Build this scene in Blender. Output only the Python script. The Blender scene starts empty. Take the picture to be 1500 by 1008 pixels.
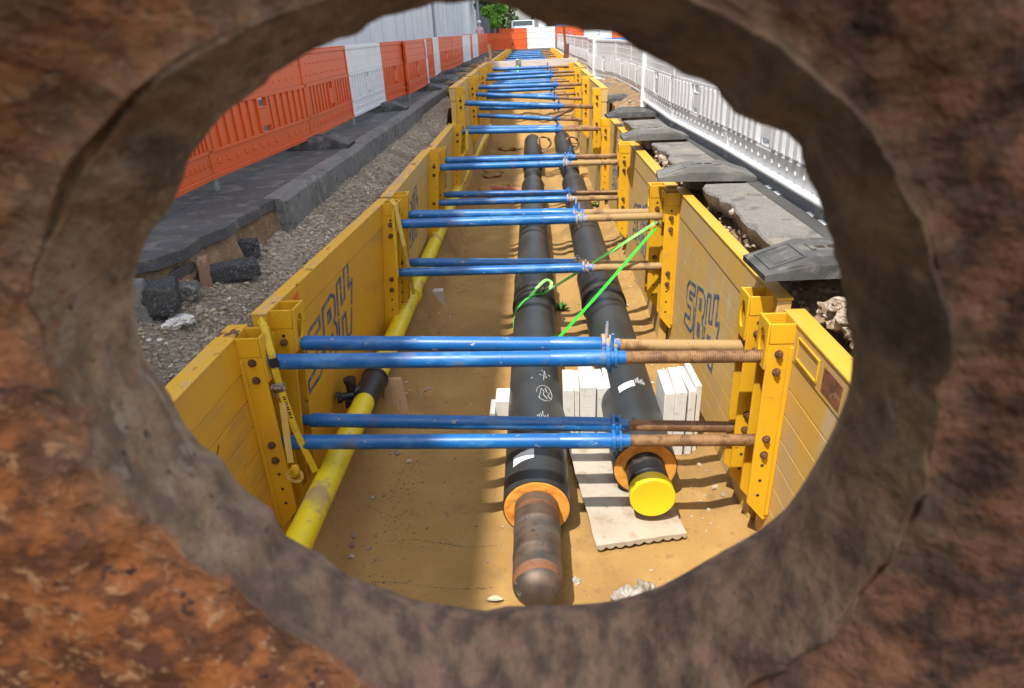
import bpy, bmesh, math, random
from mathutils import Vector, Matrix, noise
random.seed(7)
PI = math.pi
sc = bpy.context.scene
C = bpy.context.scene.collection
FL = -3.35            # trench floor
PAV = -1.20           # pavement, left
RD = -1.40            # road, right

# ------------------------------------------------------------------ mesh builder
SKEW = None
class MB:
    def __init__(s): s.v = []; s.f = []
    def add(s, vs, fs):
        n = len(s.v); s.v += [tuple(v) for v in vs]; s.f += [tuple(i + n for i in f) for f in fs]; return s
    def box(s, a, b, M=None):
        x0, y0, z0 = a; x1, y1, z1 = b
        vs = [Vector(p) for p in ((x0,y0,z0),(x1,y0,z0),(x1,y1,z0),(x0,y1,z0),(x0,y0,z1),(x1,y0,z1),(x1,y1,z1),(x0,y1,z1))]
        if M is not None: vs = [M @ v for v in vs]
        return s.add(vs, [(0,3,2,1),(4,5,6,7),(0,1,5,4),(1,2,6,5),(2,3,7,6),(3,0,4,7)])
    def prism(s, poly, axis, d0, d1, M=None):
        # poly: list of 2d points; axis 'x' -> (y,z), 'y' -> (x,z), 'z' -> (x,y)
        def p3(p, d): return {'x': (d, p[0], p[1]), 'y': (p[0], d, p[1]), 'z': (p[0], p[1], d)}[axis]
        n = len(poly)
        vs = [Vector(p3(p, d0)) for p in poly] + [Vector(p3(p, d1)) for p in poly]
        if M is not None: vs = [M @ v for v in vs]
        fs = [tuple(range(n))[::-1], tuple(range(n, 2*n))] + [(i, (i+1) % n, n + (i+1) % n, n + i) for i in range(n)]
        return s.add(vs, fs)
    def tube(s, path, r, seg=12, cap=True, flat=None, up=None):
        # path of points, r radius or list; flat=(w,h) gives a ribbon section instead
        pts = [Vector(p) for p in path]; n = len(pts)
        rs = r if isinstance(r, (list, tuple)) else [r]*n
        vs = []; prev = None
        for i, p in enumerate(pts):
            d = (pts[min(i+1, n-1)] - pts[max(i-1, 0)])
            d = d.normalized() if d.length > 1e-9 else Vector((0, 1, 0))
            if up is not None: u = Vector(up[i] if isinstance(up, list) else up)
            else: u = prev if prev is not None else (Vector((0,0,1)) if abs(d.z) < .9 else Vector((1,0,0)))
            a = d.cross(u)
            a = a.normalized() if a.length > 1e-6 else Vector((1,0,0))
            b = a.cross(d).normalized(); prev = b
            if flat:
                w, h = flat
                for (q, t) in ((-1,-1),(1,-1),(1,1),(-1,1)): vs.append(p + a*q*w/2 + b*t*h/2)
            else:
                for k in range(seg):
                    an = 2*PI*k/seg; vs.append(p + (a*math.cos(an) + b*math.sin(an))*rs[i])
        m = 4 if flat else seg
        fs = [(i*m+k, i*m+(k+1) % m, (i+1)*m+(k+1) % m, (i+1)*m+k) for i in range(n-1) for k in range(m)]
        if cap: fs += [tuple(range(m))[::-1], tuple(range((n-1)*m, n*m))]
        return s.add(vs, fs)
    def cyl(s, p0, p1, r, seg=20, r1=None, cap=True):
        return s.tube([p0, p1], [r, r if r1 is None else r1], seg, cap)
    def lathe_y(s, cx, cz, prof, seg=40, M=None):
        # prof: list of (y, r)
        vs = []
        for (y, r) in prof:
            for k in range(seg):
                a = 2*PI*k/seg; vs.append(Vector((cx + r*math.cos(a), y, cz + r*math.sin(a))))
        if M is not None: vs = [M @ v for v in vs]
        n = len(prof)
        fs = [(i*seg+k, i*seg+(k+1) % seg, (i+1)*seg+(k+1) % seg, (i+1)*seg+k) for i in range(n-1) for k in range(seg)]
        return s.add(vs, fs)
    def grid(s, nx, ny, fn):
        vs = [fn(i/nx, j/ny) for j in range(ny+1) for i in range(nx+1)]
        w = nx+1
        return s.add(vs, [(j*w+i, j*w+i+1, (j+1)*w+i+1, (j+1)*w+i) for j in range(ny) for i in range(nx)])
    def rock(s, c, r, sub=1, seed=0, sq=(1,1,1), rough=.35, rot=0, cut=0):
        bm = bmesh.new(); bmesh.ops.create_icosphere(bm, subdivisions=sub, radius=1)
        off = Vector((seed*3.17, seed*1.31, seed*7.7)); cr, sr = math.cos(rot), math.sin(rot); vs = []
        for v in bm.verts:
            p = v.co.copy(); k = 1 + rough*noise.noise(p*1.3 + off) + rough*.5*noise.noise(p*3.1 + off)
            p = p*k
            if cut:
                for ax in range(3): p[ax] = max(-cut, min(cut, p[ax]))
            p = Vector((p.x*sq[0], p.y*sq[1], p.z*sq[2]))*r
            vs.append((c[0] + p.x*cr - p.y*sr, c[1] + p.x*sr + p.y*cr, c[2] + p.z))
        fs = [tuple(l.vert.index for l in f.loops) for f in bm.faces]; bm.free()
        return s.add(vs, fs)
    def build(s, name, mat, parent=None, smooth=35, bevel=0, recalc=True, label=None):
        if SKEW: s.v = [((x + SKEW[0]*(SKEW[1] - y) - SKEW[2]*max(0, SKEW[3] - z)) if x < -1 else x, y, z) for (x, y, z) in s.v]
        me = bpy.data.meshes.new(name)
        off = Vector(parent_loc(parent)) if parent else Vector((0,0,0))
        me.from_pydata([tuple(Vector(v) - off) for v in s.v], [], s.f)
        if recalc:
            bm = bmesh.new(); bm.from_mesh(me); bmesh.ops.recalc_face_normals(bm, faces=bm.faces); bm.to_mesh(me); bm.free()
        me.materials.append(mat)
        if smooth:
            me.shade_smooth(); me.set_sharp_from_angle(angle=math.radians(smooth))
        o = bpy.data.objects.new(name, me); C.objects.link(o)
        if parent: o.parent = parent
        if bevel:
            b = o.modifiers.new('bevel', 'BEVEL'); b.width = bevel; b.segments = 2; b.limit_method = 'ANGLE'; b.angle_limit = math.radians(40)
        if label: o['label'] = label
        return o

def parent_loc(p):
    v = Vector((0,0,0))
    while p: v += p.location; p = p.parent
    return v
def thing(name, loc, label, cat, group=None):
    o = bpy.data.objects.new(name, None); o.empty_display_size = .1; o.location = loc; C.objects.link(o)
    o['label'] = label; o['category'] = cat
    if group: o['group'] = group
    return o
def tag(o, label, cat, group=None, kind=None):
    o['label'] = label; o['category'] = cat
    if group: o['group'] = group
    if kind: o['kind'] = kind
    # put the origin of a one-mesh thing at its base
    if o.type == 'MESH' and o.parent is None and not kind:
        me = o.data; n = len(me.vertices)
        xs = [v.co.x for v in me.vertices]; ys = [v.co.y for v in me.vertices]; zs = [v.co.z for v in me.vertices]
        c = Vector(((min(xs)+max(xs))/2, (min(ys)+max(ys))/2, min(zs)))
        me.transform(Matrix.Translation(-c)); o.location = c
    return o
def struct(o): o['kind'] = 'structure'; return o

# ------------------------------------------------------------------ materials
def mat(name, base, rough=.6, layers=(), bump=(), metal=0., coat=0., spec=.5, trans=0., rough_var=0., emis=None, rnd=True):
    m = bpy.data.materials.new(name); m.use_nodes = True
    N = m.node_tree.nodes; L = m.node_tree.links
    b = N['Principled BSDF']
    tc = N.new('ShaderNodeTexCoord'); co = tc.outputs['Object']
    if rnd:
        oi = N.new('ShaderNodeObjectInfo'); ad = N.new('ShaderNodeVectorMath'); ad.operation = 'ADD'
        mu = N.new('ShaderNodeMath'); mu.operation = 'MULTIPLY'; mu.inputs[1].default_value = 37.
        L.new(oi.outputs['Random'], mu.inputs[0]); L.new(co, ad.inputs[0]); L.new(mu.outputs[0], ad.inputs[1]); co = ad.outputs[0]
    def tex(kind, scale, detail=5, stretch=None, rough_=.6):
        src = co
        if stretch:
            mp = N.new('ShaderNodeMapping'); mp.inputs['Scale'].default_value = stretch; L.new(co, mp.inputs['Vector']); src = mp.outputs[0]
        if kind == 'voro':
            t = N.new('ShaderNodeTexVoronoi'); t.inputs['Scale'].default_value = scale; L.new(src, t.inputs['Vector']); return t.outputs['Distance']
        if kind == 'vcol':
            t = N.new('ShaderNodeTexVoronoi'); t.inputs['Scale'].default_value = scale; L.new(src, t.inputs['Vector'])
            sp = N.new('ShaderNodeSeparateColor'); L.new(t.outputs['Color'], sp.inputs[0]); return sp.outputs[0]
        t = N.new('ShaderNodeTexNoise'); t.inputs['Scale'].default_value = scale; t.inputs['Detail'].default_value = detail
        t.inputs['Roughness'].default_value = rough_
        L.new(src, t.inputs['Vector']); return t.outputs['Fac']
    rgb = N.new('ShaderNodeRGB'); rgb.outputs[0].default_value = (*base, 1); col = rgb.outputs[0]
    ro = None
    for ly in layers:
        kind = ly.get('t', 'noise')
        f = tex(kind, ly['s'], ly.get('d', 6), ly.get('st'))
        mr = N.new('ShaderNodeMapRange'); mr.interpolation_type = 'SMOOTHSTEP'
        mr.inputs['From Min'].default_value = ly['r'][0]; mr.inputs['From Max'].default_value = ly['r'][1]
        mr.inputs['To Max'].default_value = ly.get('a', 1.)
        L.new(f, mr.inputs['Value']); fac = mr.outputs[0]
        if 'z' in ly:   # amount grows from z[0] to z[1] (object space)
            sp = N.new('ShaderNodeSeparateXYZ'); L.new(tc.outputs['Object'], sp.inputs[0])
            m2 = N.new('ShaderNodeMapRange'); m2.inputs['From Min'].default_value = ly['z'][0]; m2.inputs['From Max'].default_value = ly['z'][1]
            L.new(sp.outputs[ly.get('ax', 2)], m2.inputs['Value'])
            mm = N.new('ShaderNodeMath'); mm.operation = 'MULTIPLY'; L.new(fac, mm.inputs[0]); L.new(m2.outputs[0], mm.inputs[1]); fac = mm.outputs[0]
        mx = N.new('ShaderNodeMix'); mx.data_type = 'RGBA'
        L.new(fac, mx.inputs[0]); L.new(col, mx.inputs[6]); mx.inputs[7].default_value = (*ly['c'], 1); col = mx.outputs[2]
        if 'ro' in ly:
            rx = N.new('ShaderNodeMix'); rx.data_type = 'FLOAT'; L.new(fac, rx.inputs[0])
            if ro is None: rx.inputs[2].default_value = rough
            else: L.new(ro, rx.inputs[2])
            rx.inputs[3].default_value = ly['ro']; ro = rx.outputs[0]
    L.new(col, b.inputs['Base Color'])
    b.inputs['Roughness'].default_value = rough
    if ro is not None: L.new(ro, b.inputs['Roughness'])
    b.inputs['Metallic'].default_value = metal; b.inputs['Coat Weight'].default_value = coat
    b.inputs['Specular IOR Level'].default_value = spec
    b.inputs['Transmission Weight'].default_value = trans
    h = None
    for bp in bump:
        f = tex(bp.get('t', 'noise'), bp['s'], bp.get('d', 5), bp.get('st'))
        bn = N.new('ShaderNodeBump'); bn.inputs['Strength'].default_value = bp.get('k', .5); bn.inputs['Distance'].default_value = bp['h']
        if bp.get('inv'): bn.invert = True
        L.new(f, bn.inputs['Height'])
        if h: L.new(h, bn.inputs['Normal'])
        h = bn.outputs[0]
    if h: L.new(h, b.inputs['Normal'])
    return m

TAN = (.40, .27, .13)
M = {}
rustspots = dict(s=26, r=(.66, .72), c=(.10, .035, .012), ro=.9)
M['yellow'] = mat('yellow_paint', (.66, .365, .014), .42, [
    dict(s=1.7, r=(.42, .75), c=(.60, .30, .02), a=.8), dict(s=5, r=(.55, .8), c=(.42, .26, .07), a=.7, ro=.75),
    dict(s=9, r=(.68, .75), c=(.13, .05, .02), st=(1, 1, 2.5), ro=.9), dict(s=60, r=(.70, .74), c=(.14, .05, .02), ro=.9)],
    [dict(s=40, h=.0015, k=.4), dict(s=6, h=.004, k=.3)])
M['yellow_dusty'] = mat('yellow_paint_dusty', (.62, .36, .05), .6, [
    dict(s=1.3, r=(.25, .6), c=(.54, .345, .10), a=.95, ro=.85), dict(s=2.2, r=(.38, .66), c=(.46, .33, .17), a=.8, st=(1, 1, .4), ro=.9),
    dict(s=7, r=(.56, .72), c=(.50, .44, .36), a=.6, st=(1, 1, .25)), dict(s=22, r=(.69, .74), c=(.12, .05, .02), st=(1, .4, 2), ro=.9)],
    [dict(s=30, h=.002, k=.4), dict(s=5, h=.005, k=.3)])
M['yellow_plank'] = mat('yellow_paint_planks', (.68, .355, .014), .5, [
    dict(s=1.5, r=(.35, .7), c=(.60, .31, .03), a=.9), dict(s=3.5, r=(.5, .75), c=(.40, .23, .06), a=.75, st=(1, .3, 1), ro=.8),
    dict(s=12, r=(.70, .745), c=(.08, .03, .012), st=(1, .22, 2.4), ro=.9), dict(s=45, r=(.71, .75), c=(.14, .05, .02), ro=.9)],
    [dict(s=30, h=.0015, k=.4), dict(s=4, h=.005, k=.3)])
M['yellow_cap'] = mat('yellow_paint_scraped', (.70, .38, .03), .5, [
    dict(s=5, r=(.5, .62), c=(.50, .34, .16), a=.9, st=(1, .4, 1), ro=.85), dict(s=7, r=(.60, .66), c=(.13, .05, .022), st=(1, .5, 1), ro=.9),
    dict(s=38, r=(.64, .7), c=(.10, .04, .02), ro=.9)], [dict(s=25, h=.003, k=.6)])
M['yellow_cap_bright'] = mat('yellow_paint_top', (.56, .31, .035), .5, [
    dict(s=4, r=(.52, .72), c=(.46, .32, .13), a=.7, st=(1, .4, 1), ro=.85), dict(s=38, r=(.7, .74), c=(.10, .04, .02), ro=.9)], [dict(s=25, h=.002, k=.5)])
M['blue'] = mat('blue_paint', (.006, .115, .35), .36, [
    dict(s=3, r=(.4, .75), c=(.008, .075, .25), a=.8), dict(s=9, r=(.50, .66), c=(.07, .22, .44), a=.6, st=(.5, 1, 1), ro=.6), dict(s=4, r=(.56, .68), c=(.14, .13, .13), a=.55, ro=.8),
    dict(s=24, r=(.64, .69), c=(.38, .36, .34), st=(.5, 1, 1), ro=.7), dict(s=45, r=(.66, .70), c=(.12, .05, .03), ro=.8)],
    [dict(s=50, h=.0008, k=.4)])
M['blue_mud'] = mat('blue_paint_muddy', (.006, .10, .34), .4, [
    dict(s=9, r=(.45, .56), c=(.34, .30, .26), a=.8, ro=.8), dict(s=14, r=(.50, .58), c=TAN, ro=.95)], [dict(s=30, h=.003, k=.6)])
M['thread'] = mat('rusty_spindle', (.17, .085, .042), .5, [
    dict(s=6, r=(.40, .60), c=(.30, .17, .075), ro=.8), dict(s=15, r=(.52, .7), c=(.10, .045, .022), a=.8)], [dict(s=70, h=.002, k=.6)], metal=.25)
M['thread_mud'] = mat('muddy_spindle', (.36, .235, .10), .85, [
    dict(s=7, r=(.5, .66), c=(.19, .09, .04), ro=.6)], [dict(s=40, h=.003, k=.7)])
M['bolt'] = mat('rusty_bolt', (.10, .045, .025), .75, [dict(s=30, r=(.4, .7), c=(.20, .10, .05))], [dict(s=90, h=.001, k=.5)], metal=.3)
M['hole'] = mat('dark_hole', (.03, .018, .01), .9)
M['jacket'] = mat('black_pipe_jacket', (.021, .024, .027), .36, [
    dict(s=1.6, r=(.38, .7), c=(.046, .046, .044), a=.8, ro=.52), dict(s=18, r=(.66, .76), c=(.11, .10, .085), a=.55, st=(1, .3, 1), ro=.7),
    dict(s=70, r=(.72, .76), c=(.22, .19, .15), a=.6)], [dict(s=14, h=.0015, k=.3, st=(1, .2, 1))])
M['sleeve'] = mat('black_joint_sleeve', (.014, .015, .017), .42, [dict(s=8, r=(.5, .72), c=(.10, .085, .065), a=.6, ro=.8)], [dict(s=30, h=.001, k=.4)])
M['foam'] = mat('orange_insulation_foam', (.74, .32, .045), .85, [dict(s=9, r=(.45, .7), c=(.60, .19, .02)), dict(s=25, r=(.66, .72), c=(.25, .09, .02))],
    [dict(s=30, h=.006, k=.7), dict(s=8, h=.01, k=.5)])
M['steel'] = mat('weathered_steel_pipe', (.075, .064, .056), .48, [
    dict(s=5, r=(.40, .66), c=(.15, .105, .075), ro=.6), dict(s=7, r=(.55, .62), c=(.26, .11, .05), st=(.12, 1.6, .12), ro=.8), dict(s=5, r=(.50, .64), c=(.20, .18, .165), st=(.3, 1.0, .3), a=.45, ro=.45),
    dict(s=22, r=(.60, .68), c=(.10, .038, .02), ro=.85), dict(s=13, r=(.68, .74), c=(.30, .27, .23), st=(1, .35, 1), a=.7)],
    [dict(s=35, h=.0015, k=.5)], metal=.45)
M['gasyellow'] = mat('yellow_gas_pipe', (.74, .58, .012), .38, [
    dict(s=2.4, r=(.58, .66), c=(.40, .27, .12), ro=.95), dict(s=16, r=(.60, .68), c=(.46, .33, .12), a=.8, ro=.9), dict(s=5, r=(.4, .8), c=(.62, .47, .02), a=.6)],
    [dict(s=25, h=.0015, k=.4)])
M['black'] = mat('black_plastic', (.014, .014, .015), .45, [dict(s=20, r=(.58, .7), c=(.12, .085, .05), a=.6)], [dict(s=40, h=.001, k=.3)])
M['capyellow'] = mat('yellow_end_cap', (.76, .56, .012), .45, [dict(s=6, r=(.45, .8), c=(.68, .47, .02), a=.6), dict(s=60, r=(.7, .75), c=(.4, .28, .1))])
M['sand'] = mat('trench_sand', (.32, .186, .056), .95, [
    dict(s=.55, r=(.35, .68), c=(.25, .145, .045), a=.9), dict(s=2.3, r=(.45, .72), c=(.37, .225, .075), a=.8), dict(s=1.1, r=(.55, .62), c=(.22, .125, .042), a=.55), dict(s=14, r=(.58, .68), c=(.20, .11, .04), a=.6), dict(s=7, r=(.6, .75), c=(.27, .16, .065), a=.5),
    dict(s=140, r=(.62, .74), c=(.20, .12, .05), a=.6), dict(s=90, r=(.70, .76), c=(.55, .46, .33), a=.7)],
    [dict(s=2.6, h=.05, k=.35), dict(s=26, h=.010, k=.55), dict(s=160, h=.003, k=.7)], rnd=False)
M['gravel_bed'] = mat('gravel_bed', (.25, .19, .13), .95, [
    dict(s=45, t='vcol', r=(.0, 1.), c=(.54, .46, .35), a=.9), dict(s=110, t='vcol', r=(.5, 1.), c=(.19, .145, .10), a=.6), dict(s=1.1, r=(.4, .7), c=(.13, .10, .075), a=.6)],
    [dict(s=48, t='voro', h=.02, k=1., inv=True), dict(s=120, t='voro', h=.008, k=1., inv=True), dict(s=5, h=.05, k=.5)], rnd=False)
M['stone'] = mat('gravel_stone', (.42, .345, .255), .9, [dict(s=2.7, r=(.40, .55), c=(.26, .20, .14)), dict(s=6.3, r=(.55, .66), c=(.56, .50, .42)), dict(s=9.1, r=(.60, .68), c=(.25, .14, .08)), dict(s=60, r=(.5, .7), c=(.15, .12, .09), a=.6)],
    [dict(s=70, h=.004, k=.6)], rnd=False)
M['soil'] = mat('cut_soil', (.20, .125, .065), .95, [dict(s=6, r=(.45, .65), c=(.30, .20, .115)), dict(s=38, r=(.60, .68), c=(.42, .35, .27), a=.9), dict(s=3, r=(.55, .75), c=(.10, .065, .04), a=.8), dict(s=60, r=(.62, .70), c=(.07, .05, .035), a=.8)],
    [dict(s=14, h=.05, k=.9), dict(s=60, h=.012, k=.9)], rnd=False)
M['rubble'] = mat('crumbled_bedding', (.34, .28, .21), .95, [dict(s=9, r=(.45, .6), c=(.22, .13, .075)), dict(s=34, r=(.52, .62), c=(.50, .45, .39), a=.9), dict(s=12, r=(.62, .68), c=(.06, .05, .045))],
    [dict(s=16, h=.04, k=1.), dict(s=70, h=.01, k=.9)])
M['asphalt'] = mat('pavement_asphalt', (.045, .045, .047), .85, [
    dict(s=1.2, r=(.35, .7), c=(.085, .084, .086), a=.9), dict(s=110, r=(.54, .66), c=(.17, .165, .16), a=.8), dict(s=6, r=(.50, .66), c=(.17, .155, .14), a=.65), dict(s=2.6, r=(.55, .68), c=(.16, .135, .105), a=.6),
    dict(s=40, r=(.70, .76), c=(.20, .18, .16), a=.6)],
    [dict(s=180, h=.006, k=.7), dict(s=5, h=.02, k=.3)], rnd=False)
M['road'] = mat('road_asphalt', (.045, .043, .042), .9, [dict(s=1.6, r=(.35, .7), c=(.07, .066, .062), a=.9), dict(s=200, r=(.55, .7), c=(.12, .115, .11), a=.8)],
    [dict(s=150, h=.006, k=.8)], rnd=False)
M['slab'] = mat('old_asphalt_slab', (.165, .155, .145), .92, [dict(s=2.2, r=(.35, .7), c=(.11, .103, .096)), dict(s=90, t='vcol', r=(.5, 1.), c=(.24, .23, .215), a=.7), dict(s=5, r=(.50, .66), c=(.24, .205, .16), a=.7), dict(s=3.5, r=(.56, .62), c=(.075, .07, .066), a=.7),
    dict(s=8, r=(.64, .7), c=(.09, .085, .08), a=.7)], [dict(s=110, h=.006, k=.9), dict(s=9, h=.02, k=.5)])
M['chunk'] = mat('broken_asphalt', (.045, .045, .048), .9, [dict(s=70, r=(.55, .64), c=(.22, .21, .20), a=.8), dict(s=5, r=(.55, .7), c=(.10, .085, .07), a=.8)], [dict(s=40, h=.03, k=.9), dict(s=110, h=.01, k=.8)])
M['pinkchunk'] = mat('pink_marked_asphalt', (.07, .06, .06), .9, [dict(s=6, r=(.48, .56), c=(.30, .06, .11)), dict(s=70, r=(.55, .64), c=(.2, .19, .18), a=.7)], [dict(s=40, h=.02, k=.9)])
M['redstone'] = mat('red_brick_piece', (.34, .15, .10), .9, [dict(s=5, r=(.4, .6), c=(.24, .14, .09))], [dict(s=40, h=.01, k=.7)])
M['redtop'] = mat('red_spray_paint', (.62, .07, .07), .8, [dict(s=12, r=(.6, .7), c=(.3, .12, .09))])
M['kerb'] = mat('kerb_concrete', (.155, .15, .145), .9, [dict(s=3, r=(.35, .7), c=(.10, .098, .095)), dict(s=12, r=(.52, .66), c=(.25, .225, .19), a=.8), dict(s=9, r=(.56, .66), c=(.05, .048, .045), a=.8, st=(1, 1, 1.5)), dict(s=120, r=(.58, .7), c=(.19, .185, .18), a=.7)],
    [dict(s=60, h=.006, k=.7), dict(s=8, h=.012, k=.4)], rnd=False)
M['kerbface'] = mat('kerb_concrete_dirty', (.12, .115, .105), .95, [dict(s=6, r=(.42, .6), c=(.07, .066, .06)), dict(s=20, r=(.55, .65), c=(.24, .21, .16)), dict(s=50, t='vcol', r=(.6, 1), c=(.26, .24, .2), a=.6)],
    [dict(s=30, h=.02, k=.9)], rnd=False)
M['orange'] = mat('orange_barrier_plastic', (.66, .095, .016), .42, [dict(s=2.5, r=(.4, .75), c=(.56, .105, .028), a=.8), dict(s=9, r=(.6, .8), c=(.50, .14, .06), a=.5, ro=.7)], [dict(s=12, h=.0015, k=.2)])
M['white'] = mat('white_barrier_plastic', (.70, .71, .72), .4, [dict(s=3, r=(.45, .8), c=(.58, .58, .57), a=.8), dict(s=14, r=(.6, .78), c=(.40, .37, .33), a=.5)])
M['greyb'] = mat('grey_white_barrier_plastic', (.60, .61, .635), .30, [dict(s=3, r=(.4, .7), c=(.52, .525, .545), a=.9), dict(s=16, r=(.66, .8), c=(.36, .33, .30), a=.5, ro=.7)])
M['bandgrey'] = mat('grey_reflective_band', (.20, .20, .205), .35, [dict(s=5, r=(.4, .7), c=(.27, .26, .255), a=.8)])
M['galv'] = mat('galvanised_steel', (.33, .34, .35), .45, [dict(s=14, r=(.4, .7), c=(.25, .26, .27))], metal=.7)
M['rubber'] = mat('recycled_rubber_foot', (.040, .041, .042), .75, [dict(s=3, r=(.35, .65), c=(.095, .094, .09), a=.9), dict(s=11, r=(.5, .68), c=(.18, .165, .145), a=.6), dict(s=120, r=(.6, .7), c=(.12, .115, .11), a=.5)],
    [dict(s=80, h=.003, k=.6)])
M['rubber_grey'] = mat('dusty_rubber_foot', (.09, .088, .084), .85, [dict(s=3, r=(.35, .65), c=(.17, .162, .15), a=.9), dict(s=11, r=(.55, .7), c=(.06, .06, .06), a=.7)], [dict(s=80, h=.003, k=.6)])
M['poly'] = mat('polystyrene', (.58, .565, .53), .8, [dict(s=4, r=(.5, .75), c=(.46, .41, .32), a=.8), dict(s=14, r=(.58, .70), c=(.42, .33, .2), a=.7)],
    [dict(s=40, h=.004, k=.6, st=(.15, .15, 1.6)), dict(s=160, t='voro', h=.001, k=.4)])
M['board'] = mat('dirty_white_board', (.42, .36, .29), .8, [dict(s=2.4, r=(.4, .7), c=(.35, .29, .215), a=.9), dict(s=7, r=(.5, .66), c=(.28, .20, .12), a=.7), dict(s=26, r=(.68, .73), c=(.2, .15, .1), st=(1, .3, 1))],
    [dict(s=9, h=.01, k=.4), dict(s=50, h=.002, k=.4)])
M['wood'] = mat('raw_timber', (.50, .33, .18), .8, [dict(s=7, r=(.35, .65), c=(.40, .25, .13), st=(8, 8, .6)), dict(s=4, r=(.55, .75), c=(.32, .22, .13), a=.6)], [dict(s=9, h=.003, k=.5, st=(9, 9, .7))])
M['plank'] = mat('pale_plank', (.56, .49, .44), .8, [dict(s=5, r=(.4, .65), c=(.46, .39, .33), st=(.4, 6, 6)), dict(s=9, r=(.62, .7), c=(.30, .2, .14))], [dict(s=9, h=.003, k=.5, st=(.5, 9, 9))])
M['rustpost'] = mat('rusty_stake', (.17, .065, .035), .9, [dict(s=9, r=(.4, .65), c=(.09, .04, .028))], [dict(s=30, h=.004, k=.6)])
M['green'] = mat('green_webbing', (.03, .62, .03), .55, [dict(s=30, r=(.4, .7), c=(.06, .72, .08), st=(1, 1, 4))])
M['palegreen'] = mat('pale_green_webbing', (.22, .84, .14), .5, [dict(s=30, r=(.5, .7), c=(.5, .85, .35))])
M['webyellow'] = mat('yellow_webbing', (.68, .46, .02), .6, [dict(s=18, r=(.5, .7), c=(.46, .32, .05), st=(1, 1, .5))])
M['webpale'] = mat('faded_webbing', (.60, .40, .10), .7, [dict(s=18, r=(.5, .7), c=(.45, .3, .1))])
M['web_black'] = mat('woven_black_print', (.04, .03, .01), .7)
M['chrome'] = mat('zinc_buckle', (.42, .41, .39), .4, [dict(s=30, r=(.4, .65), c=(.18, .14, .1))], metal=.7)
M['logo'] = mat('blue_stencil_paint', (.035, .085, .19), .7, [dict(s=20, r=(.46, .60), c=(.22, .20, .14), a=.85)])
M['sticker'] = mat('orange_sticker', (.66, .14, .01), .6, [dict(s=9, r=(.5, .62), c=(.72, .32, .02))])
M['rustpatch'] = mat('rust_patch', (.22, .075, .035), .9, [dict(s=20, r=(.45, .6), c=(.12, .045, .025)), dict(s=9, r=(.6, .7), c=(.36, .2, .1))], [dict(s=60, h=.003, k=.8)])
M['light_spot'] = mat('light_spot_pale', (.62, .62, .60), .7, [dict(s=30, r=(.55, .7), c=(.35, .34, .33))])  # pale colour standing in for light spots on the road
M['chalk'] = mat('chalk_marker', (.62, .63, .62), .8)
M['paper'] = mat('white_label', (.70, .72, .74), .6, [dict(s=24, r=(.6, .66), c=(.15, .15, .16), a=.8)])
M['bag'] = mat('crumpled_grey_plastic', (.33, .29, .25), .45, [dict(s=6, r=(.45, .65), c=(.22, .19, .155))], [dict(s=12, h=.02, k=.7)])
M['leafm'] = mat('dry_leaf', (.42, .38, .24), .7, [dict(s=30, r=(.5, .65), c=(.30, .27, .14))])
M['weed'] = mat('green_weed', (.03, .12, .015), .6)
M['redpipe'] = mat('red_conduit', (.38, .10, .06), .6, [dict(s=6, r=(.45, .65), c=(.34, .19, .10))])
M['cable'] = mat('dusty_cable', (.14, .08, .05), .7, [dict(s=9, r=(.5, .65), c=(.34, .24, .14))])
M['facade'] = mat('grey_wall_panel', (.74, .74, .745), .6, [dict(s=.5, r=(.35, .7), c=(.64, .64, .645), a=.8), dict(s=3, r=(.55, .75), c=(.62, .61, .59), a=.4, st=(1, 1, .2))])
M['facade_white'] = mat('white_wall', (.90, .90, .89), .6, [dict(s=.4, r=(.4, .7), c=(.86, .86, .85))])
M['facade_dark'] = mat('dark_grey_wall', (.20, .20, .22), .6, [dict(s=.5, r=(.4, .7), c=(.26, .26, .28))])
M['glass'] = mat('window_glass', (.03, .04, .05), .08)
M['bark'] = mat('bark', (.09, .065, .045), .9, [], [dict(s=20, h=.02, k=.7)])
M['leaf_bright'] = mat('bright_foliage', (.20, .42, .03), .55, [dict(s=1.8, r=(.35, .65), c=(.07, .18, .018)), dict(s=7, r=(.55, .7), c=(.30, .52, .06))])
M['leaf_dull'] = mat('dull_foliage', (.10, .15, .055), .6, [dict(s=.9, r=(.35, .65), c=(.06, .095, .03)), dict(s=4, r=(.55, .7), c=(.11, .15, .06))])
M['bluewrap'] = mat('blue_sheeting', (.03, .20, .55), .4, [dict(s=2, r=(.4, .7), c=(.10, .34, .66))])
M['skin'] = mat('skin', (.45, .27, .19), .6)
M['helmet'] = mat('white_helmet', (.75, .75, .75), .3)
M['shirt'] = mat('pink_red_clothing', (.60, .42, .42), .8)
M['carpaint'] = mat('white_van_paint', (.62, .63, .64), .3)
M['grass'] = mat('verge', (.07, .10, .03), .95, [dict(s=.4, r=(.4, .7), c=(.12, .11, .06))], rnd=False)
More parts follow.
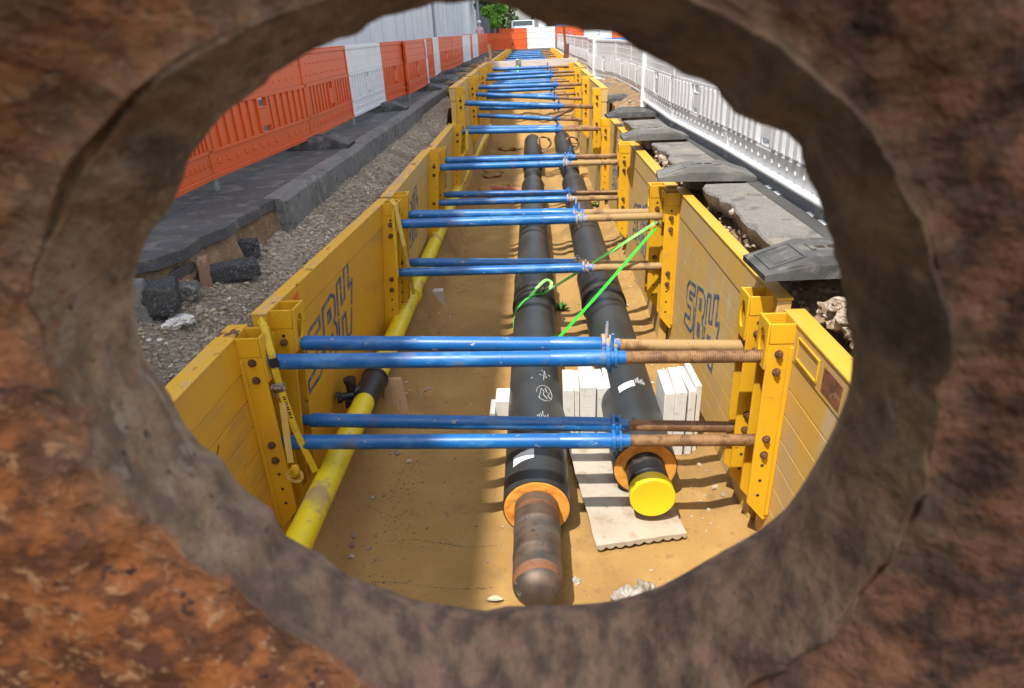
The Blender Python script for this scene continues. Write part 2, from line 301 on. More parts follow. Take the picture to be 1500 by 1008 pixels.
# rust of the pierced sheet: orange scale and brown skin, with light and shade zones painted in
def rust_sheet_mat():
    m = bpy.data.materials.new('rusted_sheet_steel'); m.use_nodes = True
    N = m.node_tree.nodes; L = m.node_tree.links; b = N['Principled BSDF']
    tc = N.new('ShaderNodeTexCoord')
    def noi(s, d=6, st=None, r=.6):
        src = tc.outputs['Object']
        if st:
            mp = N.new('ShaderNodeMapping'); mp.inputs['Scale'].default_value = st; L.new(src, mp.inputs['Vector']); src = mp.outputs[0]
        t = N.new('ShaderNodeTexNoise'); t.inputs['Scale'].default_value = s; t.inputs['Detail'].default_value = d; t.inputs['Roughness'].default_value = r
        L.new(src, t.inputs['Vector']); return t.outputs['Fac']
    def rng(f, a, c_):
        r = N.new('ShaderNodeMapRange'); r.interpolation_type = 'SMOOTHSTEP'; r.inputs['From Min'].default_value = a; r.inputs['From Max'].default_value = c_; L.new(f, r.inputs['Value']); return r.outputs[0]
    def mix(f, c0, c1):
        x = N.new('ShaderNodeMix'); x.data_type = 'RGBA'; L.new(f, x.inputs[0])
        for i, c_ in ((6, c0), (7, c1)):
            if isinstance(c_, tuple): x.inputs[i].default_value = (*c_, 1)
            else: L.new(c_, x.inputs[i])
        return x.outputs[2]
    at = N.new('ShaderNodeAttribute'); at.attribute_name = 'zone'      # 0 on the cut ring, 1 on the sheet face
    ring = mix(rng(noi(36, st=(1.5, 1, .55)), .36, .64), (.42, .28, .165), (.15, .098, .062))
    ring = mix(rng(noi(17), .48, .70), ring, (.085, .057, .040))
    ring = mix(rng(noi(58, st=(1.4, 1, .5)), .54, .64), ring, (.33, .25, .175))
    ring = mix(rng(noi(64), .60, .68), ring, (.30, .125, .055))
    ring = mix(rng(noi(90), .62, .68), ring, (.022, .018, .018))
    face = mix(rng(noi(42), .42, .58), (.47, .15, .036), (.19, .062, .022))
    face = mix(rng(noi(15), .50, .64), face, (.15, .052, .022))
    face = mix(rng(noi(80), .56, .66), face, (.56, .27, .11))
    face = mix(rng(noi(70), .60, .68), face, (.040, .018, .012))
    face = mix(rng(noi(110), .66, .71), face, (.50, .38, .30))
    bz = N.new('ShaderNodeAttribute'); bz.attribute_name = 'rust_shade'     # shade of the upper and right parts, painted into the rust
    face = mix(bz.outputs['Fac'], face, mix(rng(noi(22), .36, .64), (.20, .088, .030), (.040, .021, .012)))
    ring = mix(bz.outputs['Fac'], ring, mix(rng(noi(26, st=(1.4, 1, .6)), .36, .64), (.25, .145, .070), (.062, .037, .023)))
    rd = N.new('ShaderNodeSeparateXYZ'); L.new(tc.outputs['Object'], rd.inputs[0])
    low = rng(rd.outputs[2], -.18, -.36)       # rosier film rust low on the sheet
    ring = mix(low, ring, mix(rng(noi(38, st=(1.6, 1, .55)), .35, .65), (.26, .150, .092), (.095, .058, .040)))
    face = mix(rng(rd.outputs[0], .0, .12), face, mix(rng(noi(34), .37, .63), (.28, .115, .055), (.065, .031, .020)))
    col = mix(at.outputs['Fac'], ring, face)
    L.new(col, b.inputs['Base Color']); b.inputs['Roughness'].default_value = .72; b.inputs['Metallic'].default_value = .1
    h = None
    for s, d, k in ((28, .012, .8), (80, .005, .9), (200, .0014, .8)):
        bn = N.new('ShaderNodeBump'); bn.inputs['Strength'].default_value = k; bn.inputs['Distance'].default_value = d
        L.new(noi(s, 5), bn.inputs['Height'])
        if h: L.new(h, bn.inputs['Normal'])
        h = bn.outputs[0]
    L.new(h, b.inputs['Normal'])
    return m
M['rust_sheet'] = rust_sheet_mat()

# ------------------------------------------------------------------ camera (24 mm, looking down the trench through the hole)
Xc, Yc, Zc = [Vector(v).normalized() for v in ((1, 0, 0), (28, 461, -958), (-93, 1996, 958))]
Zc = (Zc - Yc*Zc.dot(Yc)).normalized(); Xc = Yc.cross(Zc)
R = Matrix((Xc, Yc, Zc))                       # world = R @ camera-space vector
cam = bpy.data.cameras.new('camera'); co = bpy.data.objects.new('camera', cam); C.objects.link(co)
co.matrix_world = R.to_4x4()
cam.sensor_width = 36; cam.lens = 36*958/1500; cam.clip_start = .02; cam.clip_end = 2000
cam.dof.use_dof = True; cam.dof.focus_distance = 6.5; cam.dof.aperture_fstop = cam.lens/2.7
sc.camera = co
def pray(u, v): return R @ Vector((u - 750, 504 - v, -958.))
def py(u, v, y): r = pray(u, v); return r*(y/r.y)
def pz(u, v, z): r = pray(u, v); return r*(z/r.z)
def px(u, v, x): r = pray(u, v); return r*(x/r.x)

# ------------------------------------------------------------------ light
tr = Vector((.27, .48, -1)).normalized()
sun = bpy.data.lights.new('sun', 'SUN'); sun.energy = 3.2; sun.angle = math.radians(.53); sun.color = (1., .95, .86)
so = bpy.data.objects.new('sun', sun); C.objects.link(so); so.rotation_euler = tr.to_track_quat('-Z', 'Y').to_euler(); so.location = (0, 0, 30)
w = bpy.data.worlds.new('World'); sc.world = w; w.use_nodes = True
sky = w.node_tree.nodes.new('ShaderNodeTexSky'); sky.sky_type = 'NISHITA'; sky.sun_disc = False
sky.sun_elevation = math.asin(-tr.z); sky.sun_rotation = math.atan2(-tr.x, -tr.y); sky.dust_density = 2.5; sky.air_density = 1.1
bg = w.node_tree.nodes['Background']; bg.inputs[1].default_value = .15; hs = w.node_tree.nodes.new('ShaderNodeHueSaturation'); hs.inputs['Saturation'].default_value = .50
w.node_tree.links.new(sky.outputs[0], hs.inputs['Color']); w.node_tree.links.new(hs.outputs[0], bg.inputs[0])
sc.view_settings.view_transform = 'Standard'; sc.view_settings.look = 'None'; sc.view_settings.exposure = 1.12; sc.view_settings.gamma = 1

def fn(p, s=1., o=0): return noise.fractal(Vector(p)*s + Vector((o, o*1.7, o*.3)), 1., 2., 5)

# ------------------------------------------------------------------ the rusty sheet with its burnt hole
HOLE = [(190,430),(197,400),(205,370),(228,330),(255,300),(268,262),(280,228),(320,180),(360,143),(385,122),(430,88),(480,66),(520,50),(570,22),(610,10),(650,6),(700,2),(750,12),(800,35),(850,44),(880,48),(925,62),(960,86),(1000,112),(1050,128),(1080,165),(1110,180),(1150,195),(1168,215),(1178,250),(1200,290),(1213,340),(1232,400),(1240,460),(1248,530),(1243,590),(1215,660),(1190,705),(1150,765),(1110,797),(1060,825),(1030,842),(960,880),(890,900),(800,905),(740,906),(710,913),(650,905),(600,896),(560,880),(505,862),(470,832),(440,818),(412,802),(395,765),(360,742),(340,722),(320,690),(290,672),(262,635),(245,600),(222,565),(205,540),(196,500),(190,470)]
CREASE = [(38,450),(52,330),(110,215),(230,105),(400,20),(560,-45),(720,-70),(950,-45),(1150,50),(1290,175),(1368,320),(1395,470),(1388,620),(1345,790),(1250,930),(1050,1060),(800,1110),(650,1085),(520,1000),(390,905),(270,830),(150,700),(75,580)]
def polar(pts, Y, cx, cz):
    out = []
    for (u, v) in pts:
        p = py(u, v, Y); out.append((math.atan2(p.z - cz, p.x - cx), math.hypot(p.x - cx, p.z - cz)))
    out.sort()
    def f(a):
        n = len(out)
        for i in range(n):
            a0, r0 = out[i]; a1, r1 = out[(i+1) % n]
            if i == n-1: a1 += 2*PI
            aa = a if a >= out[0][0] else a + 2*PI
            if a0 <= aa <= a1: return r0 + (r1-r0)*(aa-a0)/max(1e-6, a1-a0)
        return out[0][1]
    return f
YL, YC = .345, .272
pc = py(718, 455, YL); hcx, hcz = pc.x, pc.z
f0 = polar(HOLE, YL, hcx, hcz); f1 = polar(CREASE, YC, hcx*YC/YL, hcz*YC/YL)
NA, NR, NO = 420, 46, 44
mb = MB(); zone = []; rust_shade = []
bot, top, hw = -3.42, .46, .74
def ring_pts(kind):
    for j in range(NA): yield -PI + 2*PI*j/NA
rings = []
c0 = Vector((hcx, 0, hcz)); c1 = Vector((hcx*YC/YL, 0, hcz*YC/YL))
def sstep(a, b, x): t = max(0, min(1, (x-a)/(b-a))); return t*t*(3-2*t)
smooth0 = [f0(a) for a in ring_pts(0)]
smooth1 = [sum(f1(-PI + 2*PI*((j+d) % NA)/NA) for d in range(-9, 10))/19 for j in range(NA)]
def addring(fnp):
    base = len(mb.v)
    for j in range(NA):
        p, zn, cr = fnp(j, -PI + 2*PI*j/NA); mb.v.append(tuple(p)); zone.append(zn); rust_shade.append(cr)
    rings.append(base)
def rust_shade_at(p, zn):
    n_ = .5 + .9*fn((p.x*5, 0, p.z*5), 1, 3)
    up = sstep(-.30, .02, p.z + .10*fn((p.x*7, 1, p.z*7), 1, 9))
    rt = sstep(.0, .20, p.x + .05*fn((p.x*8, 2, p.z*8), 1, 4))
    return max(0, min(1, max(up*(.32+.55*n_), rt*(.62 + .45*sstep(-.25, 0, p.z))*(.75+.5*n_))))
# back side first: outer edge -> lip
def rect_r(a, cx, cz):
    ca, sa = math.cos(a), math.sin(a); t = 1e9
    if ca > 1e-6: t = min(t, (hw - cx)/ca)
    if ca < -1e-6: t = min(t, (-hw - cx)/ca)
    if sa > 1e-6: t = min(t, (top - cz)/sa)
    if sa < -1e-6: t = min(t, (bot - cz)/sa)
    return t
for t in (1., .6, .3, .1):
    def f(j, a, t=t):
        r0 = smooth0[j]*1.06; r = r0 + (rect_r(a, hcx, hcz) - r0)*t
        return Vector((hcx + r*math.cos(a), .372, hcz + r*math.sin(a))), 1, .5
    addring(f)
def f(j, a):
    r = smooth0[j]*1.05; return Vector((hcx + r*math.cos(a), .368, hcz + r*math.sin(a))), 0, .4
addring(f)
for i in range(NR+1):
    t = i/NR
    def f(j, a, t=t):
        e = t*t*(3-2*t)
        ra = Vector((hcx, YL, hcz)) + Vector((math.cos(a), 0, math.sin(a)))*smooth0[j]
        rb = Vector((c1.x, YC, c1.z)) + Vector((math.cos(a), 0, math.sin(a)))*smooth1[j]
        p = ra.lerp(rb, t); bulge = math.sin(PI*t)**.8*.011
        gd = .004 + .003*sstep(-.35, .3, math.sin(a)) + .006*sstep(.1, .7, math.cos(a))
        p.y = YL + (YC - YL)*t - bulge + gd*sstep(.78, 1, t) + .004*fn((math.cos(a)*3, math.sin(a)*3, t), 1, 31)*sstep(.5, 1, t)
        amp = .0075*sstep(0, .12, t)
        q = Vector((p.x*9, p.y*6, p.z*9)); n1 = fn(q, 1.3, 2); n2 = fn(q, 4., 5)
        p.y += amp*(n1*1.3 + n2*.8)
        rr = .0022*fn(q, 5., 11)*(1-t)
        p += Vector((math.cos(a), 0, math.sin(a)))*rr
        zn = min(1, max(0, .62*sstep(.72, 1.0, t + .16*n2 + .12*n1))); return p, zn, min(1, rust_shade_at(p, zn) + .55*sstep(.82, .98, t)*max(sstep(-.35, .3, math.sin(a)), sstep(.1, .7, math.cos(a))))  # shade along the crease is painted darker as well
    addring(f)
for i in range(1, NO+1):
    t = i/NO; t = t**2.2
    def f(j, a, t=t):
        R1 = rect_r(a, c1.x, c1.z); r = smooth1[j] + (R1 - smooth1[j])*t
        p = Vector((c1.x + r*math.cos(a), YC, c1.z + r*math.sin(a)))
        d = r - smooth1[j]
        gd = .004 + .003*sstep(-.35, .3, math.sin(a)) + .006*sstep(.1, .7, math.cos(a))
        p.y = YC + gd - (.016 + gd)*sstep(0, .06, d) + .004*fn((math.cos(a)*3, math.sin(a)*3, 1), 1, 31)*(1 - sstep(.03, .1, d))
        q = Vector((p.x*9, 3, p.z*9)); k = 1 - sstep(.6, 1, t)
        p.y += k*(.006*fn(q, 1.2, 4) + .003*fn(q, 4., 8))
        if t > .999: p.y = .30
        return p, min(1, max(0, .62 + .38*sstep(0, .03, d) + .25*fn((p.x*16, 2, p.z*16), 1, 6)*(1 - sstep(.02, .05, d)))), rust_shade_at(p, 1)
    addring(f)
rings.append(rings[0])
for k in range(len(rings)-1):
    a, b = rings[k], rings[k+1]
    for j in range(NA): mb.f.append((a+j, a+(j+1) % NA, b+(j+1) % NA, b+j))
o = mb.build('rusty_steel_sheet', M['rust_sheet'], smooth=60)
for nm, arr in (('zone', zone), ('rust_shade', rust_shade)):
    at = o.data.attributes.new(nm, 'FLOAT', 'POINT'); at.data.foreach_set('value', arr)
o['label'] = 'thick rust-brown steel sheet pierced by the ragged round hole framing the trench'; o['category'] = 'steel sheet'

# ------------------------------------------------------------------ setting
mb = MB()
def edge_noise(y, o_): return .07*fn((y*1.3, 0, 0), 1, o_) + .03*fn((y*5, 0, 0), 1, o_)
# left pavement: a sheet whose near end is broken off
pts = [(-2.31, 60), (-2.31, 5.44)]
brk = [(-2.20,5.44),(-2.22,5.1),(-2.26,4.85),(-2.24,4.6),(-2.33,4.35),(-2.31,4.1),(-2.38,3.9),(-2.52,3.78),(-2.75,3.82),(-3.0,3.7),(-3.4,3.76),(-3.9,3.6),(-5,3.6),(-7,3.6)]
bb = []
for i in range(len(brk)-1):
    for k in range(4):
        t = k/4; x = brk[i][0]*(1-t) + brk[i+1][0]*t; y = brk[i][1]*(1-t) + brk[i+1][1]*t
        bb.append((x + .02*fn((x*9, y*9, 0), 1, 2), y + .03*fn((x*9, y*9, 4), 1, 7)))
poly = pts + bb + [(-7, 3.6), (-7, 60)]
struct(MB().prism(poly, 'z', PAV - .075, PAV).build('pavement', M['asphalt'], smooth=30))
# earth under the pavement, exposed at the break
mb = MB()
for i in range(len(bb)-1):
    pass
n = len(bb)
def soilface(s, t):
    i = min(n-1, int(s*(n-1))); x, y = bb[i]
    off = .03 - .13*t; q = fn((x*6, y*6, t*3), 1, 5)
    return (x - off*.8 - .05*q, y + .06 - .30*t*.4 - .05*q, PAV - .075 - .42*t)
struct(mb.grid(n-1, 8, soilface).build('cut_soil', M['soil']))
struct(MB().box((-80, 3.0, -1.75), (-7, 300, PAV - .002)).build('outer_pavement', M['asphalt'], smooth=0))
# kerb
mb = MB(); random.seed(3)
y = 5.44
while y < 44:
    L_ = 1.0; dx = random.uniform(-.006, .006); dz = random.uniform(-.004, .004)
    x0, x1 = -2.305 + dx, -2.12 + dx - .012*sstep(5, 30, y)
    mb.prism([(x0, -1.62), (x1, -1.62), (x1, PAV - .03 + dz), (x1 - .03, PAV + .004 + dz), (x0, PAV + .006 + dz)], 'y', y + .004, y + L_ - .004)
    y += L_
struct(mb.build('kerb', M['kerb'], bevel=.006))
# left gravel bank
def lpanel(y):      # outer face of the left panels
    return -1.95 if y < 3.75 else (-1.66 - .052*(6.86 - y)) if y < 6.86 else (-1.69 if y < 9.9 else -1.68)
def gravel_z(x, y):
    e = lpanel(y) ; t = sstep(e, e - .6, x) if False else max(0, min(1, (e - x)/.5))
    z = -1.69 + .24*t + .02*t*sstep(4, 8, y)
    z += .035*fn((x*1.8, y*1.8, 0), 1, 1) + .012*fn((x*7, y*7, 0), 1, 6)
    if y > 12.5: z += .34*sstep(12.7, 13.4, y)*(1 - .9*t)
    return z
mb = MB()
xs = [-1.60 - .05*i for i in range(29)] + [-3.2, -3.5, -4, -5, -7.02]
ys = [-.2 + .05*i for i in range(150)] + [7.3 + .12*i for i in range(70)] + [15.7 + .4*i for i in range(75)]
idx = {}
for j, y in enumerate(ys):
    for i, x in enumerate(xs):
        xx = max(min(x, lpanel(y) + .03), -8)
        zz = gravel_z(xx, y)
        if x == -1.60: zz = -3.4; xx = lpanel(y) - .24
        if x == -1.65: xx = lpanel(y) + .028
        if y > 5.6 and xx < -2.35: zz = min(zz, -1.5)
        if y > 4.2 and xx < -2.6: zz = min(zz, -1.42)
        mb.v.append((xx, y, zz))
w_ = len(xs)
for j in range(len(ys)-1):
    for i in range(w_-1): mb.f.append((j*w_+i, (j+1)*w_+i, (j+1)*w_+i+1, j*w_+i+1))
struct(mb.build('gravel_bank', M['gravel_bed'], smooth=60, recalc=False))
# loose gravel: real stones, larger and denser near the camera
mb = MB(); random.seed(11)
def put_stone(m_, x, y, z, r): m_.rock((x, y, z + r*.25), r, 1, random.random()*50, (1, random.uniform(.6, 1), random.uniform(.45, .8)), .5, random.random()*6)
for k in range(6500):
    y = 2.5 + 11*random.random()**1.9; e = lpanel(y)
    lim = -3.6 if y < 3.7 else (-2.75 if y < 5.3 else -2.12)
    x = e - .02 - (e - lim)*random.random()
    r = .006 + .016*random.random()**2.2
    put_stone(mb, x, y, gravel_z(x, y), r)
for k in range(150):
    y = 2.6 + 6*random.random()**1.3; e = lpanel(y); lim = -3.2 if y < 4.4 else (-2.6 if y < 5.3 else -2.12)
    x = e - .04 - (e - lim)*random.random(); put_stone(mb, x, y, gravel_z(x, y), random.uniform(.016, .036))
o = mb.build('loose_gravel', M['stone'], smooth=0, recalc=False); tag(o, 'beige gravel scattered between the kerb and the yellow trench panels', 'gravel', kind='stuff')

# trench floor
def floor_z(x, y):
    z = FL + .022*fn((x*1.2, y*1.2, 0), 1, 3) + .014*fn((x*5, y*5, 0), 1, 2) + .07*sstep(1.30, 1.50, abs(x + .05)) + (.16 + .22*sstep(6, 9, y))*sstep(-1.25, -1.55, x)*sstep(4.8, 6.2, y)
    z += 1.35*sstep(20, 26, y) 
    z += .16*sstep(14.5, 16, y)*sstep(.2, .6, abs(x - .4)) * .4
    z += .12*sstep(.95, 1.4, x)*sstep(7.2, 8.2, y)*(.6 + .6*fn((x*4, y*3, 0), 1, 9))
    z += .05*sstep(-1.2, -1.6, x)
    if y > 3.95: z += .05*sstep(.36, .22, abs(x + .05)) + .05*sstep(.36, .22, abs(x - .78))*sstep(5.4, 5.8, y)
    return z
mb = MB()
ys = [.0 + .06*i for i in range(160)] + [9.6 + .12*i for i in range(110)] + [22.8 + .5*i for i in range(56)]
xs = [-2.02 + 4.04*i/70 for i in range(71)]
mb.v = [(x, y, floor_z(x, y)) for y in ys for x in xs]
mb.f = [(j*71+i, j*71+i+1, (j+1)*71+i+1, (j+1)*71+i) for j in range(len(ys)-1) for i in range(70)]
struct(mb.build('trench_floor', M['sand'], smooth=60, recalc=False))
# rows of small pits pressed into the sand by the bucket teeth
mb = MB(); random.seed(5)
for (x0, y0, x1, y1, n_) in [(-1.15, 3.68, -.3, 3.60, 46), (-1.2, 3.28, -.35, 3.22, 46), (-1.22, 4.2, -1.12, 5.6, 60)]:
    for k in range(n_):
        t = k/n_; x = x0 + (x1-x0)*t + random.uniform(-.004, .004); y = y0 + (y1-y0)*t + .02*math.sin(t*7) + random.uniform(-.006, .006)
        mb.rock((x, y, floor_z(x, y) + .002), random.uniform(.004, .009), 1, k, (1, .8, .5), .5)
for k in range(900):
    x = random.gauss(-1.15, .14) if k % 3 else random.uniform(-1.4, 1.3); y = 2.8 + 8*random.random()**1.4
    mb.rock((x, y, floor_z(x, y)), random.uniform(.003, .011), 1, k, (1, .8, .6), .5)
o = mb.build('soil_crumbs', M['soil'], smooth=0, recalc=False); tag(o, 'dark soil crumbs in rows and loose clods on the sand of the trench floor', 'soil crumbs', kind='stuff')
mb = MB(); random.seed(15)
for k in range(900):
    y = 2.7 + 13*random.random()**1.6; x = random.uniform(-1.5, 1.35)
    put_stone(mb, x, y, floor_z(x, y), .004 + .010*random.random()**4)
for k in range(170):
    y = 3.0 + 12*random.random(); x = random.choice((-1.0, 1.0))*random.uniform(1.15, 1.42); put_stone(mb, x, y, floor_z(x, y), .01 + .025*random.random()**2)
o = mb.build('floor_pebbles', M['stone'], smooth=0, recalc=False); tag(o, 'small pale pebbles strewn over the sandy trench floor', 'pebbles', kind='stuff')

# right: road, strip of broken slabs on a crumbling bank
struct(MB().prism([(2.02, -60), (220, -60), (220, 400), (2.02, 400)], 'z', RD - .3, RD - .002).build('road', M['road'], smooth=0))
struct(MB().box((-6.98, 45.2, -2.0), (2.01, 400, PAV - .03)).build('far_road', M['road'], smooth=0))
struct(MB().box((-80, -60, -3.6), (2.01, -1.5, RD - .01)).build('near_ground', M['road'], smooth=0))
struct(MB().box((-80, -1.49, -3.6), (-7.03, 2.99, -1.62)).build('side_ground', M['soil'], smooth=0))
def rpanel(y): return 1.62 if y < 6.9 else (1.52 if y < 9.9 else 1.6)
def bank_z(x, y):
    e = rpanel(y); t = max(0, min(1, (x - e)/.35)); n_ = fn((x*2.2, y*2.2, 0), 1, 12)
    z = -1.66 + .17*t + .06*n_ + .035*fn((x*9, y*9, 0), 1, 5)
    for (ya, yb) in ((2.9, 3.95), (6.35, 6.75), (8.9, 9.3)):
        z -= .10*sstep(ya - .15, ya + .1, y)*(1 - sstep(yb - .1, yb + .15, y))
    if y > 12.8: z += .28*sstep(12.8, 13.6, y)
    return z
mb = MB()
xs = [1.40, 1.45] + [1.50 + .045*i for i in range(14)]
ys = [-.2 + .05*i for i in range(200)] + [9.8 + .2*i for i in range(180)]
for y in ys:
    for i, x in enumerate(xs):
        xx = max(x, rpanel(y) - .03); zz = bank_z(xx, y)
        if i == 0: zz = -3.4
        mb.v.append((xx, y, zz))
w_ = len(xs)
mb.f = [(j*w_+i, j*w_+i+1, (j+1)*w_+i+1, (j+1)*w_+i) for j in range(len(ys)-1) for i in range(w_-1)]
struct(mb.build('earth_bank', M['soil'], smooth=60, recalc=False))
mb = MB(); random.seed(21)
for k in range(1500):
    y = 2.4 + 11*random.random()**1.5; x = rpanel(y) + .02 + .4*random.random(); put_stone(mb, x, y, bank_z(x, y), .006 + .028*random.random()**2.5)
o = mb.build('bank_rubble', M['rubble'], smooth=0, recalc=False); tag(o, 'pale crumbled rubble on the broken bank under the asphalt slabs', 'rubble', kind='stuff')

def slab(y0, y1, x0, x1, z, th, seed, label):
    random.seed(seed); P = []
    n_ = max(6, int((y1-y0)/.10))
    for i in range(n_+1):
        t = i/n_; y = y0 + (y1-y0)*t; x = x0 + .09*fn((y*1.9, seed, 0), 1, 3) + .035*fn((y*9, seed, 1), 1, 4)
        P.append((x, y))
    for i in range(4): P.append((x0 + (x1-x0)*(i+1)/4.2, y1 + .025*fn((i*.7, seed, 2), 1, 5)))
    P += [(x1, y1), (x1, y0)]
    for i in range(4): P.append((x1 - (x1-x0)*(i+1)/4.6, y0 + .025*fn((i*.8, seed, 6), 1, 5)))
    n = len(P); mb = MB(); lev = [(0, 0), (.012, -.012), (.03, -th*.5), (-.03, -th)]
    lev = [(.0, .0), (-.012, -.016), (.0, -th*.45), (.035, -th)]
    cx = (x0+x1)/2; cy = (y0+y1)/2
    for (inn, dz) in lev:
        for k, (x, y) in enumerate(P):
            q = .018*noise.noise(Vector((x*14, y*14, dz*30+seed))) if dz < -.02 else 0
            xx = x + (inn + q if x < cx and x < x1 - .05 else 0); yy = y + ((inn+q)*(1 if y < cy else -1) if (k > n_ ) else 0)
            mb.v.append((xx, yy, z + dz + .004*noise.noise(Vector((x*2, y*2, seed)))))
    for l in range(3):
        for k in range(n): mb.f.append((l*n+k, l*n+(k+1) % n, (l+1)*n+(k+1) % n, (l+1)*n+k))
    mb.f.append(tuple(range(n))); mb.f.append(tuple(range(3*n, 4*n))[::-1])
    o = mb.build('asphalt_slab', M['slab'], smooth=40)
    return tag(o, label, 'asphalt slab', 'grey asphalt slabs along the trench edge')
slab(1.2, 3.45, 1.72, 2.01, RD, .16, 1, 'cracked grey asphalt slab below and nearer than the black rubber foot with the recessed panel')
slab(4.05, 6.32, 1.63, 2.01, RD, .15, 2, 'long grey asphalt slab with broken edge between the two nearest rubber feet')
slab(6.78, 8.85, 1.57, 2.01, RD, .15, 3, 'grey asphalt slab directly behind the second nearest rubber foot')
slab(9.2, 11.2, 1.50, 2.01, RD, .14, 4, 'small grey asphalt slab directly behind the third nearest rubber foot')
slab(11.6, 13.6, 1.62, 2.01, RD, .14, 5, 'short grey asphalt slab directly behind the fourth nearest rubber foot')
slab(13.8, 45, 1.66, 2.01, RD, .14, 6, 'narrow distant strip of grey asphalt beside the far raised trench boxes')
# crumbling lumps under the slab edges
mb = MB(); random.seed(31)
for k in range(260):
    y = random.choice((random.uniform(4.1, 6.3), random.uniform(2.4, 3.6), random.uniform(6.8, 9)))
    mb.rock((rpanel(y) + .05 + random.uniform(0, .16), y, -1.54 + random.uniform(-.05, .08)), random.uniform(.02, .065), 2, k, (1, 1.2, .8), .6, random.random()*6)
o = mb.build('bedding_lumps', M['rubble'], smooth=30, recalc=False); tag(o, 'pale lumps of crumbling bedding hanging under the grey slab edge', 'bedding rubble', kind='stuff')
# light spots through the barrier holes, painted as pale marks on the road
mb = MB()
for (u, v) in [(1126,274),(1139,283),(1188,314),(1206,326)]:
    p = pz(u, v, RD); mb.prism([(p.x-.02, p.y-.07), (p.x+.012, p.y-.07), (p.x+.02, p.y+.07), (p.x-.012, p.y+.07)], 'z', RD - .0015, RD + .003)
struct(mb.build('road_light_spots', M['light_spot'], smooth=0))

# ------------------------------------------------------------------ trench boxes
def ribbon_on_wall(mb, pts, w_, X, sgn, flip, y_org, z_org, gaps=True):
    # pts in (u,v); drawn on the plane x = X, proud towards the trench (sgn = direction of the trench)
    for i in range(len(pts)-1):
        a = Vector((pts[i][0], pts[i][1])); b = Vector((pts[i+1][0], pts[i+1][1]))
        d = b - a; L_ = d.length
        if L_ < 1e-5: continue
        d /= L_; nrm = Vector((-d.y, d.x))*w_/2; a2 = a - d*w_*.3; b2 = b + d*w_*.3
        cuts = [(0, 1)] if L_ < .22 or w_ < .02 else [(0, .475), (.515, 1)]       # stencil bridges
        for (c0, c1) in cuts:
          A_, B_ = a2.lerp(b2, c0), a2.lerp(b2, c1)
          q = [A_ - nrm, B_ - nrm, B_ + nrm, A_ + nrm]
          mb.prism([(y_org + flip*p.x, z_org + p.y) for p in q], 'x', X + sgn*.0005, X + sgn*(.003 + .0004*(i % 3)))
S_out = [(.02,.10),(.0,.30),(.06,.50),(.20,.66),(.34,.72)], [(.30,.52),(.20,.46),(.20,.38),(.34,.32),(.44,.22)], [(.02,.10),(.10,.02),(.16,.10),(.28,.10)]
LOGO = [[(.34,.60),(.34,.74),(.10,.70),(.0,.58),(.0,.38),(.08,.31),(.22,.34),(.22,.17),(.0,.12),(-.02,-.02),(.26,.0),(.36,.10),(.36,.42),(.28,.50),(.13,.46),(.13,.55),(.34,.60)],
        [(.41,.0),(.43,.78),(.66,.84),(.75,.76),(.74,.54),(.69,.45),(.76,.38),(.76,.10),(.67,.0),(.41,.0)],
        [(.55,.53),(.62,.55),(.61,.68),(.55,.66),(.55,.53),(.60,.62)], [(.55,.14),(.63,.15),(.63,.31),(.55,.30),(.55,.14),(.60,.26)],
        [(.82,.0),(.82,.88),(.93,.92),(.93,.56),(1.03,.60),(1.04,.98),(1.17,1.04),(1.16,.66),(1.27,.74),(1.17,.0),(1.04,.0),(1.03,.38),(.93,.35),(.93,.0),(.82,.0)]]
def eye_plate(mb, X, y0, y1, z0, z1):
    # plate on plane x=X with an oval hole, .014 thick
    cy, cz, ry, rz = (y0+y1)/2, z0 + (z1-z0)*.5, (y1-y0)*.27, (z1-z0)*.30
    n_ = 24; O = []; I = []
    for k in range(n_):
        a = 2*PI*k/n_; I.append((cy + ry*math.cos(a), cz + rz*math.sin(a)))
        c_, s_ = math.cos(a), math.sin(a); t = min((y1-y0)/2/max(abs(c_), 1e-6), (z1-z0)/2/max(abs(s_), 1e-6))
        O.append((cy + c_*t, (z0+z1)/2 + s_*t))
    vs = [(x, *p) for x in (X - .007, X + .007) for p in O + I]
    fs = []
    for k in range(n_):
        k2 = (k+1) % n_; m = 2*n_
        fs += [(k, k2, n_+k2, n_+k), (m+k, m+n_+k, m+n_+k2, m+k2), (k, m+k, m+k2, k2), (n_+k, n_+k2, m+n_+k2, m+n_+k)]
    mb.add(vs, fs)

